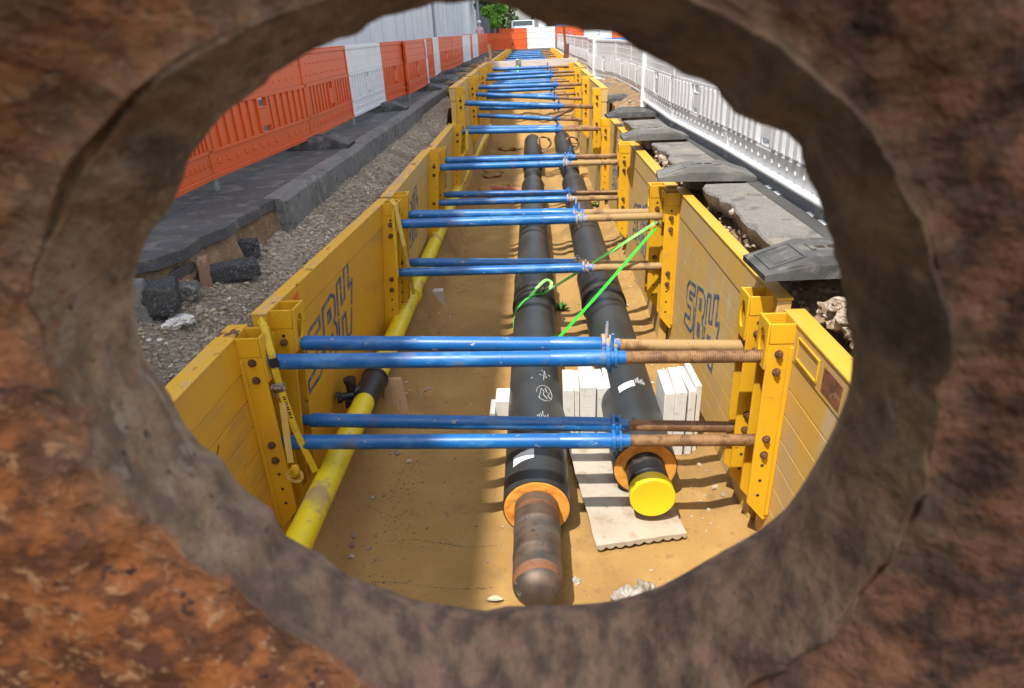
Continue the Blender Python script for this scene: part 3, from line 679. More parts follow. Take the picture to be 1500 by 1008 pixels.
def trench_box(k, Y0, Y1, XL, XR, zt, zs, label, zb=FL - .05, railbot=-3.0, dzr=0, logo=False, near=True, tilt=(0, 0, 0, 0), thread=True, sz=None):
    root = thing('trench_box', (0, (Y0+Y1)/2, zb), label, 'trench box', 'yellow trench boxes shoring the excavation')
    for side, X in ((-1, XL), (1, XR)):
        zz = zt + (dzr if side > 0 else 0); X0 = X; th = .07 if k == 1 else .095
        # panel: stacked hollow boards with open seams, closed behind
        mb = MB(); nb = 9; h = (zz - .24 - zb)/nb
        for i in range(nb):
            gp_ = .006 if k == 0 else .0025; a, b = zb + i*h, zb + (i+1)*h - gp_
            if i == nb-1: b = zz - .242
            mb.box((min(X0, X0+side*th), Y0 + .02, a), (max(X0, X0+side*th), Y1 - .02, b))
        mb.box((min(X0+side*.012, X0+side*(th-.012)), Y0 + .03, zb + .01), (max(X0+side*.012, X0+side*(th-.012)), Y1 - .03, zz - .05))
        pm = (M['yellow_plank'] if side < 0 and k < 2 else M['yellow_dusty'])
        p = mb.build('side_panel', pm, root, bevel=.004 if k == 0 else .0012)
        mb = MB(); mb.box((min(X0-side*.006, X0+side*(th+.012)), Y0 + .012, zz - .236), (max(X0-side*.006, X0+side*(th+.012)), Y1 - .012, zz - .012))
        mb.build('top_beam', M['yellow_plank'] if side < 0 and k < 2 else M['yellow_dusty'], root, bevel=.006)
        mb = MB(); mb.box((min(X0-side*.012, X0+side*(th+.018)), Y0 + .008, zz - .010), (max(X0-side*.012, X0+side*(th+.018)), Y1 - .008, zz + .006))
        mb.build('edge_strip', M['yellow_cap'] if side < 0 else M['yellow_cap_bright'], root, bevel=.003)
        # rails
        for ri, (yc, sg) in enumerate(((Y0 + .15, -1), (Y1 - .13, 1))):
            mb = MB(); wd = .15; hw_ = .075; inn = X0 - side*wd
            zr = zz - .03; rb = railbot
            for q, yf in enumerate((yc - hw_, yc + hw_)):
                poly = [(X0 - side*.001, zr - .10), (inn, zr - .10), (inn, rb + .10), (X0 - side*.03, rb - .05), (X0 - side*.001, rb - .03)]
                mb.prism(poly, 'y', yf - .008, yf + .008)
                mb.prism([(X0 - side*.001, zr - .12), (X0 - side*.028, zr - .12), (X0 - side*.028, rb), (X0 - side*.001, rb)], 'y', yf - .022, yf - .0085)
            mb.box((min(X0 - side*.001, X0 - side*.014), yc - hw_ + .009, rb), (max(X0 - side*.001, X0 - side*.014), yc + hw_ - .009, zr - .1))
            # collar at the head: an open rectangular tube
            a0, a1 = sorted((X0 - side*.0005, inn + side*.0)); c0_, c1_ = yc - hw_ - .012, yc + hw_ + .012
            mb.box((a0, c0_, zr - .098), (a1, c0_ + .014, zr + .03)); mb.box((a0, c1_ - .014, zr - .098), (a1, c1_, zr + .03))
            ho = X0 - side*.0005; mb.box((min(ho, ho - side*.012), c0_ + .0145, zr - .098), (max(ho, ho - side*.012), c1_ - .0145, zr + .03))
            if near: eye_plate(mb, inn - side*.009, c0_, c1_, zr - .27, zr + .034)
            else: mb.box((min(inn, inn - side*.014), c0_, zr - .22), (max(inn, inn - side*.014), c1_, zr + .03))
            r = mb.build('rail', M['yellow'], root, bevel=.003)
            if near:
                bmx = MB()
                holes = MB()
                for zc in zs:
                    for dzz, rr in ((.035, .020), (-.085, .020)):
                        zq = zc + (0 if side < 0 else -.03) + dzz; xq = X0 - side*.085
                        b_ = MB(); b_.cyl((xq, yc - hw_ - .032, zq), (xq, yc - hw_ - .008, zq), rr, 6); b_.cyl((xq, yc - hw_ - .012, zq), (xq, yc - hw_ - .0075, zq), rr*1.3, 16)
                        b_.cyl((xq, yc - hw_ - .042, zq), (xq, yc - hw_ - .03, zq), rr*.5, 10)
                        b_.build('bolt', M['bolt'], r)
                zq = zs[1] - .20
                while zq > rb + .08:
                    MB().cyl((X0 - side*.085, yc - hw_ - .0095, zq), (X0 - side*.085, yc - hw_ - .006, zq), .011, 14).build('pin_hole', M['hole'], r); zq -= .12
                MB().cyl((X0 - side*.085, yc - hw_ - .0095, zr - .15), (X0 - side*.085, yc - hw_ - .006, zr - .15), .012, 14).build('pin_hole', M['hole'], r)
        if logo:
            mb = MB(); fl = 1 if side < 0 else -1; yo = (Y0 + .62 if side < 0 else Y1 - .78)
            zo = zz - .90 if side < 0 else zz - 1.16
            for pl in LOGO: ribbon_on_wall(mb, [(a*.92, b*.66) for a, b in pl], .032, X0 - side*.0005, -side, fl, yo, zo)
            mb.build('stencilled_letters', M['logo'], root, smooth=0, label='faded blue stencilled outline letters SBH on the yellow panel')
    # struts
    for yc in (Y0 + .15, Y1 - .13):
        for zi, z in enumerate(zs):
            xa, xb = XL + .05, XR - .02; zl = z; zr_ = z + (tilt[(0 if yc < (Y0+Y1)/2 else 2) + zi])
            dz = zr_ - zl; xn = .47 + random.uniform(-.06, .05)
            if sz:
                q_ = sz[(0 if yc < (Y0+Y1)/2 else 2) + zi]; m_ = (q_[1]-q_[0])/2.8; zl = q_[0] + m_*(xa + 1.5); zr_ = q_[0] + m_*(xb + 1.5)
            dz = zr_ - zl
            def P(x, d=0): return (x, yc + d, zl + dz*(x - xa)/(xb - xa))
            sg = 24 if near else 12
            mb = MB(); mb.tube([P(xa), P(xa + .13)], .036, sg); mb.tube([P(xa + .13), P(xa+.135), P(xn)], [.042, .0495, .0495], sg)
            if near: mb.tube([P(xn - .36), P(xn - .355), P(xn - .005)], [.0497, .0520, .0520], sg)
            st = mb.build('strut', M['blue'], root, smooth=50)
            mb = MB(); mb.tube([P(xn - .02), P(xn + .002)], .072, sg); mb.tube([P(xn + .002), P(xn + .035)], .050, sg); mb.tube([P(xn + .028), P(xn + .046)], .066, sg); mb.tube([P(xn + .04), P(xn + .10)], .043, sg)
            c_ = Vector(P(xn + .012))
            a = random.uniform(-.4, .4)
            for s_ in (1, -1):
                d = Vector((.03*s_ + .02, math.sin(a)*s_, math.cos(a)*s_))
                ln = .16 if (s_ > 0 and zi == 0) else .10
                mb.tube([c_ + d*.04, c_ + d*ln], [.014, .010], 8)
            mud = k in (2, 1) and random.random() < .9
            mb.build('wing_nut', M['blue_mud'] if mud else M['blue'], st, smooth=50)
            mb = MB(); x0 = xn + .09; x1 = xb
            if near and k < 3 and thread:
                pitch = .0135; n_ = int((x1-x0)/pitch); pth = []; rs = []
                for i in range(n_):
                    for t, r_ in ((.1, .0355), (.45, .0355), (.6, .0405), (.95, .0405)): pth.append(P(x0 + (i+t)*pitch)); rs.append(r_)
                mb.tube(pth, rs, 18)
            else: mb.tube([P(x0), P(x1)], .038, 12)
            mb.build('spindle', M['thread_mud'] if mud else M['thread'], st, smooth=30 if near else 50)
    return root
random.seed(77)
b0 = trench_box(0, .78, 3.72, -1.84, 1.50, -1.60, (-1.80, -2.40), 'nearest yellow trench box, cut by the rim of the rusty hole on both sides', zb=-3.5, tilt=(-.05, -.06, -.05, -.06))
SKEW = (-.052, 6.86, .10, -1.55)
b1 = trench_box(1, 3.75, 6.86, -1.57, 1.47, -1.55, (-1.81, -2.41), 'second yellow trench box with an orange sticker and bold blue letters', logo=True, sz=((-1.819, -1.928), (-2.421, -2.558), (-1.791, -1.803), (-2.328, -2.348)))
SKEW = (0, 9.9, .09, -1.55)
b2 = trench_box(2, 6.90, 9.93, -1.54, 1.38, -1.54, (-1.79, -2.33), 'third yellow trench box, just beyond the struts where the green strap is hooked', logo=True, railbot=-2.88, sz=((-1.773, -1.843), (-2.317, -2.434), (-1.778, -1.801), (-2.304, -2.322)))
b3 = trench_box(3, 9.97, 12.95, -1.50, 1.42, -1.55, (-1.76, -2.28), 'fourth yellow trench box, the last low one before the boxes step up', logo=True, railbot=-2.88, sz=((-1.735, -1.769), (-2.251, -2.319), (-1.683, -1.732), (-2.2, -2.24)))
SKEW = None
b4 = trench_box(4, 12.98, 16.05, -1.45, 1.28, -.92, (-1.19, -1.67), 'fifth yellow trench box, first of the raised ones with sagging single struts', zb=-3.4, railbot=-2.3, dzr=-.12, sz=((-1.193, -1.382), (-1.659, -1.747), (-1.27, -1.49), (-1.73, -1.95)))
b5 = trench_box(5, 16.1, 19.1, -1.42, 1.30, -.90, (-1.16, -1.62), 'sixth yellow trench box, in front of the one with the pale plank', zb=-3.4, railbot=-2.3, dzr=-.12, tilt=(-.03, -.06, .02, 0))
b6 = trench_box(6, 19.2, 22.2, -1.40, 1.30, -.88, (-1.08, -1.5), 'seventh yellow trench box, with a pale plank lying across its far end', zb=-3.4, railbot=-2.1, dzr=-.10, near=False)
wd = ['directly behind the pale plank', 'second behind the pale plank', 'third behind the pale plank', 'fourth behind the pale plank', 'next to last before the cross barrier', 'farthest, right before the orange and white cross barrier']
for i in range(6):
    Y0 = 24.2 + 3.15*i
    trench_box(7+i, Y0, Y0+3.05, -1.38, 1.28, -.95 - .012*i, (-1.15 - .012*i, -1.6), 'small distant yellow trench box, ' + wd[i], zb=-3.0, railbot=-2.1, dzr=-.05, near=False)
# extras on the boxes
SKEW = (-.052, 6.86, .10, -1.55)
mb = MB(); X = -1.57 + .0065
mb.box((X, 3.98 - .0, -1.755), (X + .003, 4.30, -1.60)); mb.build('sticker', M['sticker'], b1, smooth=0, label='worn orange sticker near the top edge')
SKEW = None
mb = MB(); X = 1.50
for a, b in (((3.24, -1.66), (3.44, -1.668)), ((3.24, -1.79), (3.44, -1.80))): mb.box((X - .016, 3.14, a[1] - .006), (X - .0065, 3.44, a[1] + .006))
mb.box((X - .016, 3.14, -1.7935), (X - .0065, 3.152, -1.6665)); mb.box((X - .016, 3.428, -1.7935), (X - .0065, 3.44, -1.6665))
mb.build('sign_frame', M['yellow'], b0, smooth=0, bevel=.002)
mb = MB(); mb.box((X - .0095, 2.86, -1.80), (X - .0065, 3.08, -1.66)); mb.build('rust_patch', M['rustpatch'], b0, smooth=0)
random.seed(8)
mb = MB()   # scratches on the near left panel
for (ya, za, yb, zb_) in ((2.70, -2.32, 3.06, -2.06), (2.74, -2.33, 3.0, -2.12), (2.55, -2.16, 2.62, -2.22)):
    ribbon_on_wall(mb, [(ya, za), ((ya+yb)/2, (za+zb_)/2 - .006), (yb, zb_)], .006, -1.84, 1, 1, 0, 0)
mb.build('scratch', M['hole'], b0, smooth=0)

# ------------------------------------------------------------------ district heating pipes
def ring_face(mb, cx, cz, y, r0, r1, seg=48, bumpy=.006):
    n_ = 6; vs = []
    for i in range(n_+1):
        for k in range(seg):
            a = 2*PI*k/seg; r = r0 + (r1-r0)*i/n_
            vs.append((cx + r*math.cos(a), y + (bumpy*noise.noise(Vector((math.cos(a)*4, math.sin(a)*4, r*20))) if 0 < i < n_ else 0) - (.004 if 0 < i < n_ else 0), cz + r*math.sin(a)))
    mb.add(vs, [(i*seg+k, i*seg+(k+1) % seg, (i+1)*seg+(k+1) % seg, (i+1)*seg+k) for i in range(n_) for k in range(seg)])
def patch(mb, cx, cz, r, a0, a1, y0, y1, n_=8, sk=0):
    vs = []
    for j, y in enumerate((y0, y1)):
        for i in range(n_+1):
            a = a0 + (a1-a0)*i/n_; vs.append((cx + r*math.cos(a), y + sk*i/n_, cz + r*math.sin(a)))
    mb.add(vs, [(i, i+1, n_+2+i, n_+1+i) for i in range(n_)])
def wob(y, x0, x1, ya, yb): return x0 + (x1-x0)*(y-ya)/(yb-ya)
# left pipe
lx, lz, lr, le = -.05, -3.085, .243, 3.70
P1 = thing('insulated_pipe', (lx, le, lz - lr), 'black insulated pipe ending in an orange foam ring and a bare rusty domed steel end', 'pipe')
mb = MB(); mb.lathe_y(lx, lz, [(le + .05, lr - .01), (le, lr - .008), (le, lr), (le + .2, lr), (8, lr), (14.3, lr), (14.3, lr - .02), (14.35, lr - .03)], 56); mb.build('jacket', M['jacket'], P1, smooth=50)
mb = MB(); ring_face(mb, lx, lz, le + .002, .155, lr - .007, 56); mb.build('foam_ring', M['foam'], P1, smooth=60)
mb = MB(); sr = .158; prof = [(le + .03, sr), (le - .05, sr), (le - .22, sr), (le - .225, sr + .004), (le - .245, sr + .004), (le - .25, sr), (le - .48, sr), (le - .485, sr + .003), (le - .50, sr + .003), (le - .505, sr)]
ye = le - .80
for i in range(9):
    a = i/8*PI/2; prof.append((le - .70 - .10*math.sin(a)*1.15, sr*(.30 + .70*math.cos(a)) if i < 8 else sr*.30))
prof.append((le - .70 - .12, .02)); prof.append((le - .70 - .121, .0005))
mb.lathe_y(lx, lz, prof, 56); mb.build('steel_end', M['steel'], P1, smooth=50)
for (ya, yb, rr) in ((7.45, 8.35, .262), (7.4, 7.5, .268), (8.3, 8.4, .268)):
    mb = MB(); mb.lathe_y(lx, lz, [(ya, lr + .001), (ya + .005, rr), (yb - .005, rr), (yb, lr + .001)], 56); mb.build('joint_sleeve', M['sleeve'], P1, smooth=40)
mb = MB(); mb.lathe_y(lx, lz, [(14.3, lr - .02), (14.45, .16), (14.5, .15), (15.3, .15), (15.32, .2), (15.5, .21), (15.52, .15), (16.4, .15), (16.45, .22), (16.5, lr), (19.8, lr), (20.5, lr)], 36); mb.build('uncovered_joint', M['sleeve'], P1, smooth=40)
def scribble(mb, cx, cz, r, pts, wdt=.0017):
    pth = [(cx + r*math.cos(a), y, cz + r*math.sin(a)) for (a, y) in pts]; mb.tube(pth, wdt, 5)
mb = MB()
a0 = PI/2 - .35; 
circ = [(a0 + .30*math.cos(t*2*PI/18), 4.95 + .13*math.sin(t*2*PI/18)) for t in range(17)]
scribble(mb, lx, lz, lr + .001, circ, .0014)
scribble(mb, lx, lz, lr + .001, [(a0 + .2, 4.86), (a0 + .12, 5.02), (a0 + .02, 4.98), (a0 + .05, 4.92), (a0 - .1, 4.86)])
scribble(mb, lx, lz, lr + .001, [(a0 - .02, 5.04), (a0 - .1, 4.97), (a0 - .22, 4.99), (a0 - .12, 4.92), (a0 - .24, 4.88)])
scribble(mb, lx, lz, lr + .001, [(a0 + .18, 5.28), (a0 - .1, 5.24), (a0 - .02, 5.36), (a0 + .02, 5.18)])
scribble(mb, lx, lz, lr + .001, [(a0 + .1, 5.36), (a0 - .25, 5.30)])
scribble(mb, lx, lz, lr + .001, [(a0 + .5, 5.2), (a0 + .42, 5.22)])
for q in range(5): scribble(mb, lx, lz, lr + .001, [(a0 + .3 - .08*q, 4.52 + .02*(q % 2)), (a0 + .27 - .09*q, 4.58 + .03*(q % 3)), (a0 + .2 - .08*q, 4.55)])
mb.build('chalk_marks', M['chalk'], P1, smooth=0, label='white handwritten numbers and a circle')
mb = MB(); patch(mb, lx, lz, lr + .002, PI/2 + .05, PI/2 + .75, 3.98, 4.10, sk=-.03); mb.build('label', M['paper'], P1)
# right pipe
rx, rz, rr_, re_ = .775, -3.035, .243, 4.08
P2 = thing('insulated_pipe', (rx, re_, rz - rr_), 'black insulated pipe with an orange foam ring and a flat bright yellow end cap', 'pipe')
def rshift(mb):
    mb.v = [(x + .0042*max(0, y - 4)*1., y, z) for (x, y, z) in mb.v]; return mb
mb = MB(); mb.lathe_y(rx, rz, [(re_ + .05, rr_ - .01), (re_, rr_ - .008), (re_, rr_), (re_ + .2, rr_), (8, rr_), (14.2, rr_), (14.2, rr_ - .02), (14.25, rr_ - .03)], 56); rshift(mb).build('jacket', M['jacket'], P2, smooth=50)
mb = MB(); ring_face(mb, rx, rz, re_ + .002, .150, rr_ - .007, 56); mb.build('foam_ring', M['foam'], P2, smooth=60)
mb = MB(); mb.lathe_y(rx, rz, [(re_ + .03, .148), (re_ - .34, .148)], 48); mb.lathe_y(rx, rz, [(re_ - .16, .1485), (re_ - .162, .1505), (re_ - .20, .1505), (re_ - .202, .1485)], 48); mb.build('steel_end', M['sleeve'], P2, smooth=50)
mb = MB(); mb.lathe_y(rx, rz, [(re_ - .25, .149), (re_ - .25, .160), (re_ - .345, .162), (re_ - .350, .157), (re_ - .3505, .135), (re_ - .3495, .130), (re_ - .3495, .0005)], 56); mb.build('end_cap', M['capyellow'], P2, smooth=40)
for (ya, yb, q_) in ((7.35, 8.25, .262), (7.3, 7.4, .268), (8.2, 8.3, .268)):
    mb = MB(); mb.lathe_y(rx, rz, [(ya, rr_ + .001), (ya + .005, q_), (yb - .005, q_), (yb, rr_ + .001)], 56); rshift(mb).build('joint_sleeve', M['sleeve'], P2, smooth=40)
mb = MB(); mb.lathe_y(rx, rz, [(14.2, rr_ - .02), (14.35, .16), (14.4, .15), (15.2, .15), (15.22, .2), (15.4, .21), (15.42, .15), (16.3, .15), (16.35, .22), (16.4, rr_), (19.8, rr_), (20.5, rr_)], 36); rshift(mb).build('uncovered_joint', M['sleeve'], P2, smooth=40)
mb = MB(); patch(mb, rx, rz, rr_ + .002, PI/2 - .15, PI/2 + .45, 4.93, 5.03, sk=-.08); mb.build('label', M['paper'], P2)
mb = MB(); a0 = PI/2
for q in range(7): scribble(mb, rx, rz, rr_ + .001, [(a0 - .2 - .05*q, 4.98 + .02*(q % 2)), (a0 - .22 - .06*q, 5.06 + .02*(q % 3)), (a0 - .27 - .05*q, 5.0)], .002)
mb.build('chalk_marks', M['chalk'], P2, smooth=0, label='faint white handwritten figures')
# wire coils at the uncovered joints
for (u, v, lab) in ((797, 212, 'coil of thin wire beside the pipe with the domed end'), (838, 212, 'coil of thin wire beside the pipe with the yellow cap')):
    c_ = pz(u, v + 6, -3.05); mb = MB(); pth = []
    for t in range(70):
        a = t/70*2*PI*3.2; r = .20 + .03*math.sin(t*.9); pth.append((c_.x + r*math.cos(a)*.9, c_.y + .15*math.sin(t*.31), c_.z + .14 + r*.85*math.sin(a)))
    mb.tube(pth, .016, 7); o = mb.build('wire_coil', M['cable'], smooth=60); tag(o, lab, 'wire coil', 'wire coils at the pipe joints')

# ------------------------------------------------------------------ yellow gas pipe
def smooth_path(pts, n_=8):
    out = []
    for i in range(len(pts)-1):
        p0 = Vector(pts[max(i-1, 0)]); p1 = Vector(pts[i]); p2 = Vector(pts[i+1]); p3 = Vector(pts[min(i+2, len(pts)-1)])
        for k in range(n_):
            t = k/n_; out.append(.5*((2*p1) + (-p0+p2)*t + (2*p0-5*p1+4*p2-p3)*t*t + (-p0+3*p1-3*p2+p3)*t**3))
    out.append(Vector(pts[-1])); return out
gp = [(-1.47, 1.6, -2.68), (-1.469, 2.94, -2.7), (-1.467, 3.63, -2.71), (-1.502, 4.4, -2.79), (-1.543, 5.2, -2.88), (-1.546, 6.5, -2.89), (-1.534, 8.5, -2.84), (-1.524, 11, -2.79), (-1.529, 14, -2.76), (-1.461, 17.5, -2.74), (-1.381, 21.5, -2.72)]
G = thing('gas_pipe', (-1.6, 5, FL), 'bright yellow muddy gas pipe running along the foot of the shaded panels', 'gas pipe')
sp = smooth_path(gp, 10)
mb = MB(); mb.tube(sp, [.088 + .010*sstep(3.5, 6, p.y) for p in sp], 28); mb.build('pipe', M['gasyellow'], G, smooth=50)
CP_ = lambda y: min(sp, key=lambda p: abs(p.y - y))
mb = MB(); cq = [gp[4][0] - .002, 5.1, gp[4][2] + .011]; dd = (Vector(gp[5]) - Vector(gp[3])).normalized()
def cpt(t): return Vector((-1.540, 5.12, -2.873)) + dd*t
mb.tube([cpt(-.30), cpt(-.26), cpt(-.07), cpt(.0), cpt(.22), cpt(.26)], [.100, .106, .106, .118, .118, .101], 28)
mb.tube([cpt(.18), cpt(.22)], .124, 28)
mb.build('coupling', M['black'], G, smooth=40)
mb = MB(); mb.tube([(-1.47, 4.98, -2.88), (-1.60, 4.96, -2.82)], [.055, .045], 18); mb.tube([(-1.575, 4.96, -2.90), (-1.585, 4.96, -2.74)], .046, 18); mb.tube([(-1.585, 4.96, -2.745), (-1.587, 4.96, -2.71)], .054, 12)
mb.tube([(-1.56, 4.93, -2.86), (-1.69, 4.89, -2.86)], .036, 14); mb.tube([(-1.66, 4.90, -2.86), (-1.70, 4.885, -2.86)], .052, 8); mb.box((-1.62, 4.84, -2.94), (-1.50, 4.90, -2.88))
mb.v = [(x - .075, y, z + .04) for (x, y, z) in mb.v]
mb.build('tapping_tee', M['black'], G, smooth=40)
for yv in (7.5, 12.0):
    mb = MB(); p_ = min(sp, key=lambda p: abs(p.y - yv)); mb.tube([p_ + Vector((0, -.06, 0)), p_ + Vector((0, .06, 0))], .118, 24); mb.build('coupling', M['gasyellow'], G, smooth=40)

# timber props under the gas pipe
mb = MB(); mb.prism([(-1.50, 5.62), (-1.44, 5.62), (-1.33, 5.42), (-1.52, 5.40)], 'z', FL - .02, -3.0)
a = py(560, 540, 5.75); 
mb = MB(); Mx = Matrix.Translation((-1.40, 5.42, FL - .02)) @ Matrix.Rotation(-.05, 4, 'Y') @ Matrix.Rotation(-.30, 4, 'X')
mb.prism([(-.13, 0), (.13, 0), (.07, .40), (-.09, .40)], 'y', -.03, .03, Mx)
o = mb.build('timber_block', M['wood'], bevel=.006); tag(o, 'raw timber block propping the yellow gas pipe behind the black coupling', 'timber block')
mb = MB(); mb.box((-1.44, 8.2, FL - .02), (-1.28, 8.32, -3.12)); o = mb.build('timber_block', M['plank'], bevel=.006); tag(o, 'small pale timber block beside the gas pipe past the second struts', 'timber block')

# ------------------------------------------------------------------ polystyrene blocks and board
random.seed(4)
def foam_block(x0, x1, y0, y1, z1, lab, rot=0):
    mb = MB(); c_ = Vector(((x0+x1)/2, (y0+y1)/2, FL)); Mx = Matrix.Translation(c_) @ Matrix.Rotation(rot, 4, 'Z')
    mb.box((-(x1-x0)/2, -(y1-y0)/2, -.01), ((x1-x0)/2, (y1-y0)/2, z1 - FL), Mx)
    o = mb.build('foam_block', M['poly'], bevel=.005); tag(o, lab, 'foam block', 'white foam blocks wedged beside the pipes')
mid = [(.20, .30), (.303, .345), (.348, .485), (.488, .565), (.568, .66)]
tops = (-2.87, -2.88, -2.84, -2.87, -2.86); lb = ['white foam slab between the pipes, first from the domed pipe', 'thin white foam slab between the pipes, second from the domed pipe', 'widest white foam slab in the middle between the two pipes', 'white foam slab between the pipes, second from the yellow-capped pipe', 'white foam slab between the pipes touching the yellow-capped pipe']
for (a, b), t, l in zip(mid, tops, lb): foam_block(a, b, 5.02 + random.uniform(-.02, .02), 5.40, t, l, random.uniform(-.03, .03))
rt = [(1.06, 1.145), (1.148, 1.24), (1.243, 1.30), (1.303, 1.355)]
lb = ['white foam slab beside the yellow-capped pipe, touching it', 'white foam slab second from the yellow-capped pipe, towards the panel', 'thin white foam slab third from the yellow-capped pipe', 'thin white foam slab standing closest to the sunlit panel']
for (a, b), t, l in zip(rt, (-2.76, -2.74, -2.73, -2.70), lb): foam_block(a - .03, b - .03, 4.72 + random.uniform(-.03, .03), 5.15, t, l, random.uniform(-.04, .04))
foam_block(-.42, -.27, 5.20, 5.45, -3.08, 'taller small white foam block on the shaded side of the domed pipe'); foam_block(-.475, -.425, 5.14, 5.40, -3.17, 'shortest small white foam piece on the shaded side of the domed pipe')
# corrugated board
cs = [(833,650),(905,650),(1003,783),(872,803)]
A = pz(828, 640, -3.27); B = pz(930, 630, -3.27); Cc = pz(1006, 781, -3.27); D = pz(874, 800, -3.27)
mb = MB(); nu, nv = 96, 24
def bp(u, v): return A.lerp(B, u).lerp(D.lerp(Cc, u), v)
vt = []; 
for j in range(nv+1):
    for i in range(nu+1):
        u, v = i/nu, j/nv; p = bp(u, v); e = .006*noise.noise(Vector((u*3, v*3, 1)))
        vt.append((p.x + .008*noise.noise(Vector((v*6, u*2, 5)))*(1 if i in (0, nu) else 0), p.y + .012*noise.noise(Vector((u*5, 3, v)))*(j == nv), -3.268 + e))
for j in range(nv+1):
    for i in range(nu+1):
        x, y, z = vt[j*(nu+1)+i]; u = i/nu; vt.append((x, y, z - .022 - .024*abs(math.sin(u*PI*9.5))**.8))
w_ = nu+1; o0 = w_*(nv+1)
fs = [(j*w_+i, j*w_+i+1, (j+1)*w_+i+1, (j+1)*w_+i) for j in range(nv) for i in range(nu)]
fs += [(o0+j*w_+i, o0+(j+1)*w_+i, o0+(j+1)*w_+i+1, o0+j*w_+i+1) for j in range(nv) for i in range(nu)]
for i in range(nu): fs += [(i, o0+i, o0+i+1, i+1), (nv*w_+i, nv*w_+i+1, o0+nv*w_+i+1, o0+nv*w_+i)]
for j in range(nv): fs += [(j*w_, (j+1)*w_, o0+(j+1)*w_, o0+j*w_), (j*w_+nu, o0+j*w_+nu, o0+(j+1)*w_+nu, (j+1)*w_+nu)]
mb.add(vt, fs); o = mb.build('corrugated_board', M['board'], smooth=40); tag(o, 'dirty white corrugated board lying on the sand under the yellow-capped pipe', 'board')

# ------------------------------------------------------------------ straps
def strap(name, label, segs, mm, wdt, root_loc, extra=None, cat='ratchet strap'):
    r = thing(name, root_loc, label, cat)
    for pth, m_, w2, up in segs:
        mb = MB(); mb.tube(pth, 1, flat=(w2, .004), up=up); mb.build('webbing', m_, r, smooth=0)
    return r
# green
top_h = Vector((1.235, 6.64, -1.84))
loop = [top_h + Vector((0, 0, 0))]
cxp, czp, R_ = lx, lz, lr + .004
hel = []
for i in range(25):
    t = i/24; a = math.radians(62 + 255*t); y = 7.35 - 1.0*t + .25*t*t
    hel.append(Vector((cxp + R_*math.cos(a), y, czp + R_*math.sin(a))))
ups = [Vector((h.x - cxp, 0, h.z - czp)).normalized() for h in hel]
S = thing('ratchet_strap', tuple(hel[0]), 'bright green ratchet strap pulling the domed pipe towards the sunlit panel', 'ratchet strap')
MB().tube(hel, 1, flat=(.038, .004), up=ups).build('webbing', M['green'], S, smooth=0)
p0 = hel[0] + Vector((.01, 0, .01)); 
MB().tube([p0, p0.lerp(top_h, .5) + Vector((0, 0, -.01)), top_h], 1, flat=(.030, .012), up=(0, -1, .9)).build('webbing', M['palegreen'], S, smooth=0)
p1 = Vector((lx + R_*math.cos(-.25), 6.62, lz + R_*math.sin(-.25))); t2 = Vector((1.24, 6.66, -1.90))
MB().tube([p1, p1.lerp(t2, .35) + Vector((0, .01, -.02)), p1.lerp(t2, .7) + Vector((0, .01, -.015)), t2], 1, flat=(.032, .005), up=[Vector((0, -1, .2)), Vector((0, -1, .4)), Vector((0, -.8, .8)), Vector((0, -.3, 1))]).build('webbing', M['green'], S, smooth=0)
rb = MB(); d = (hel[0] - hel[2]).normalized(); c_ = hel[1] + Vector((.02, 0, .035))
Mx = Matrix.Translation(c_) @ (top_h - hel[0]).to_track_quat('X', 'Z').to_matrix().to_4x4()
rb.box((-.09, -.03, -.012), (.09, .03, .012), Mx); rb.box((-.10, -.035, .012), (.02, -.022, .05), Mx); rb.box((-.10, .022, .012), (.02, .035, .05), Mx)
rb.tube([Mx @ Vector((-.03, -.045, .03)), Mx @ Vector((-.03, .045, .03))], .017, 10); rb.build('ratchet', M['chrome'], S, smooth=30)
# loop of loose end over the ratchet
lp = [c_ + Vector((-.16, -.12, -.05)), c_ + Vector((-.03, .02, .06)), c_ + Vector((.06, .10, .10)), c_ + Vector((.12, .10, .06)), c_ + Vector((.10, .02, .03))]
MB().tube(smooth_path(lp, 6), 1, flat=(.035, .004), up=(0, -.5, 1)).build('loose_end', M['palegreen'], S, smooth=0)
MB().tube([p0.lerp(top_h, .06), p0.lerp(top_h, .13)], 1, flat=(.042, .012), up=(0, -.3, 1)).build('label', M['paper'], S, smooth=0)
MB().tube([top_h + Vector((-.02, 0, 0)), top_h + Vector((.03, 0, .0)), top_h + Vector((.05, 0, -.05)), t2 + Vector((.04, 0, 0))], .010, 8).build('hook', M['chrome'], S)
# yellow strap, first joint
ytop = py(385, 470, 3.62) + Vector((0, 0, .01))
Y1_ = [py(380, 468, 3.68), py(386, 476, 3.60), py(398, 520, 3.55), py(404, 545, 3.54), py(410, 566, 3.56)]
S2 = thing('ratchet_strap', tuple(py(412, 570, 3.57)), 'yellow ratchet strap hanging from the first pair of shaded rails to the gas pipe', 'ratchet strap')
MB().tube(Y1_, 1, flat=(.042, .004), up=(.3, -1, .2)).build('webbing', M['webyellow'], S2, smooth=0)
dn = [py(413, 575, 3.50), py(432, 628, 3.52), py(462, 691, 3.58)]
MB().tube(dn, 1, flat=(.042, .004), up=(.3, -1, .2)).build('webbing', M['webyellow'], S2, smooth=0)
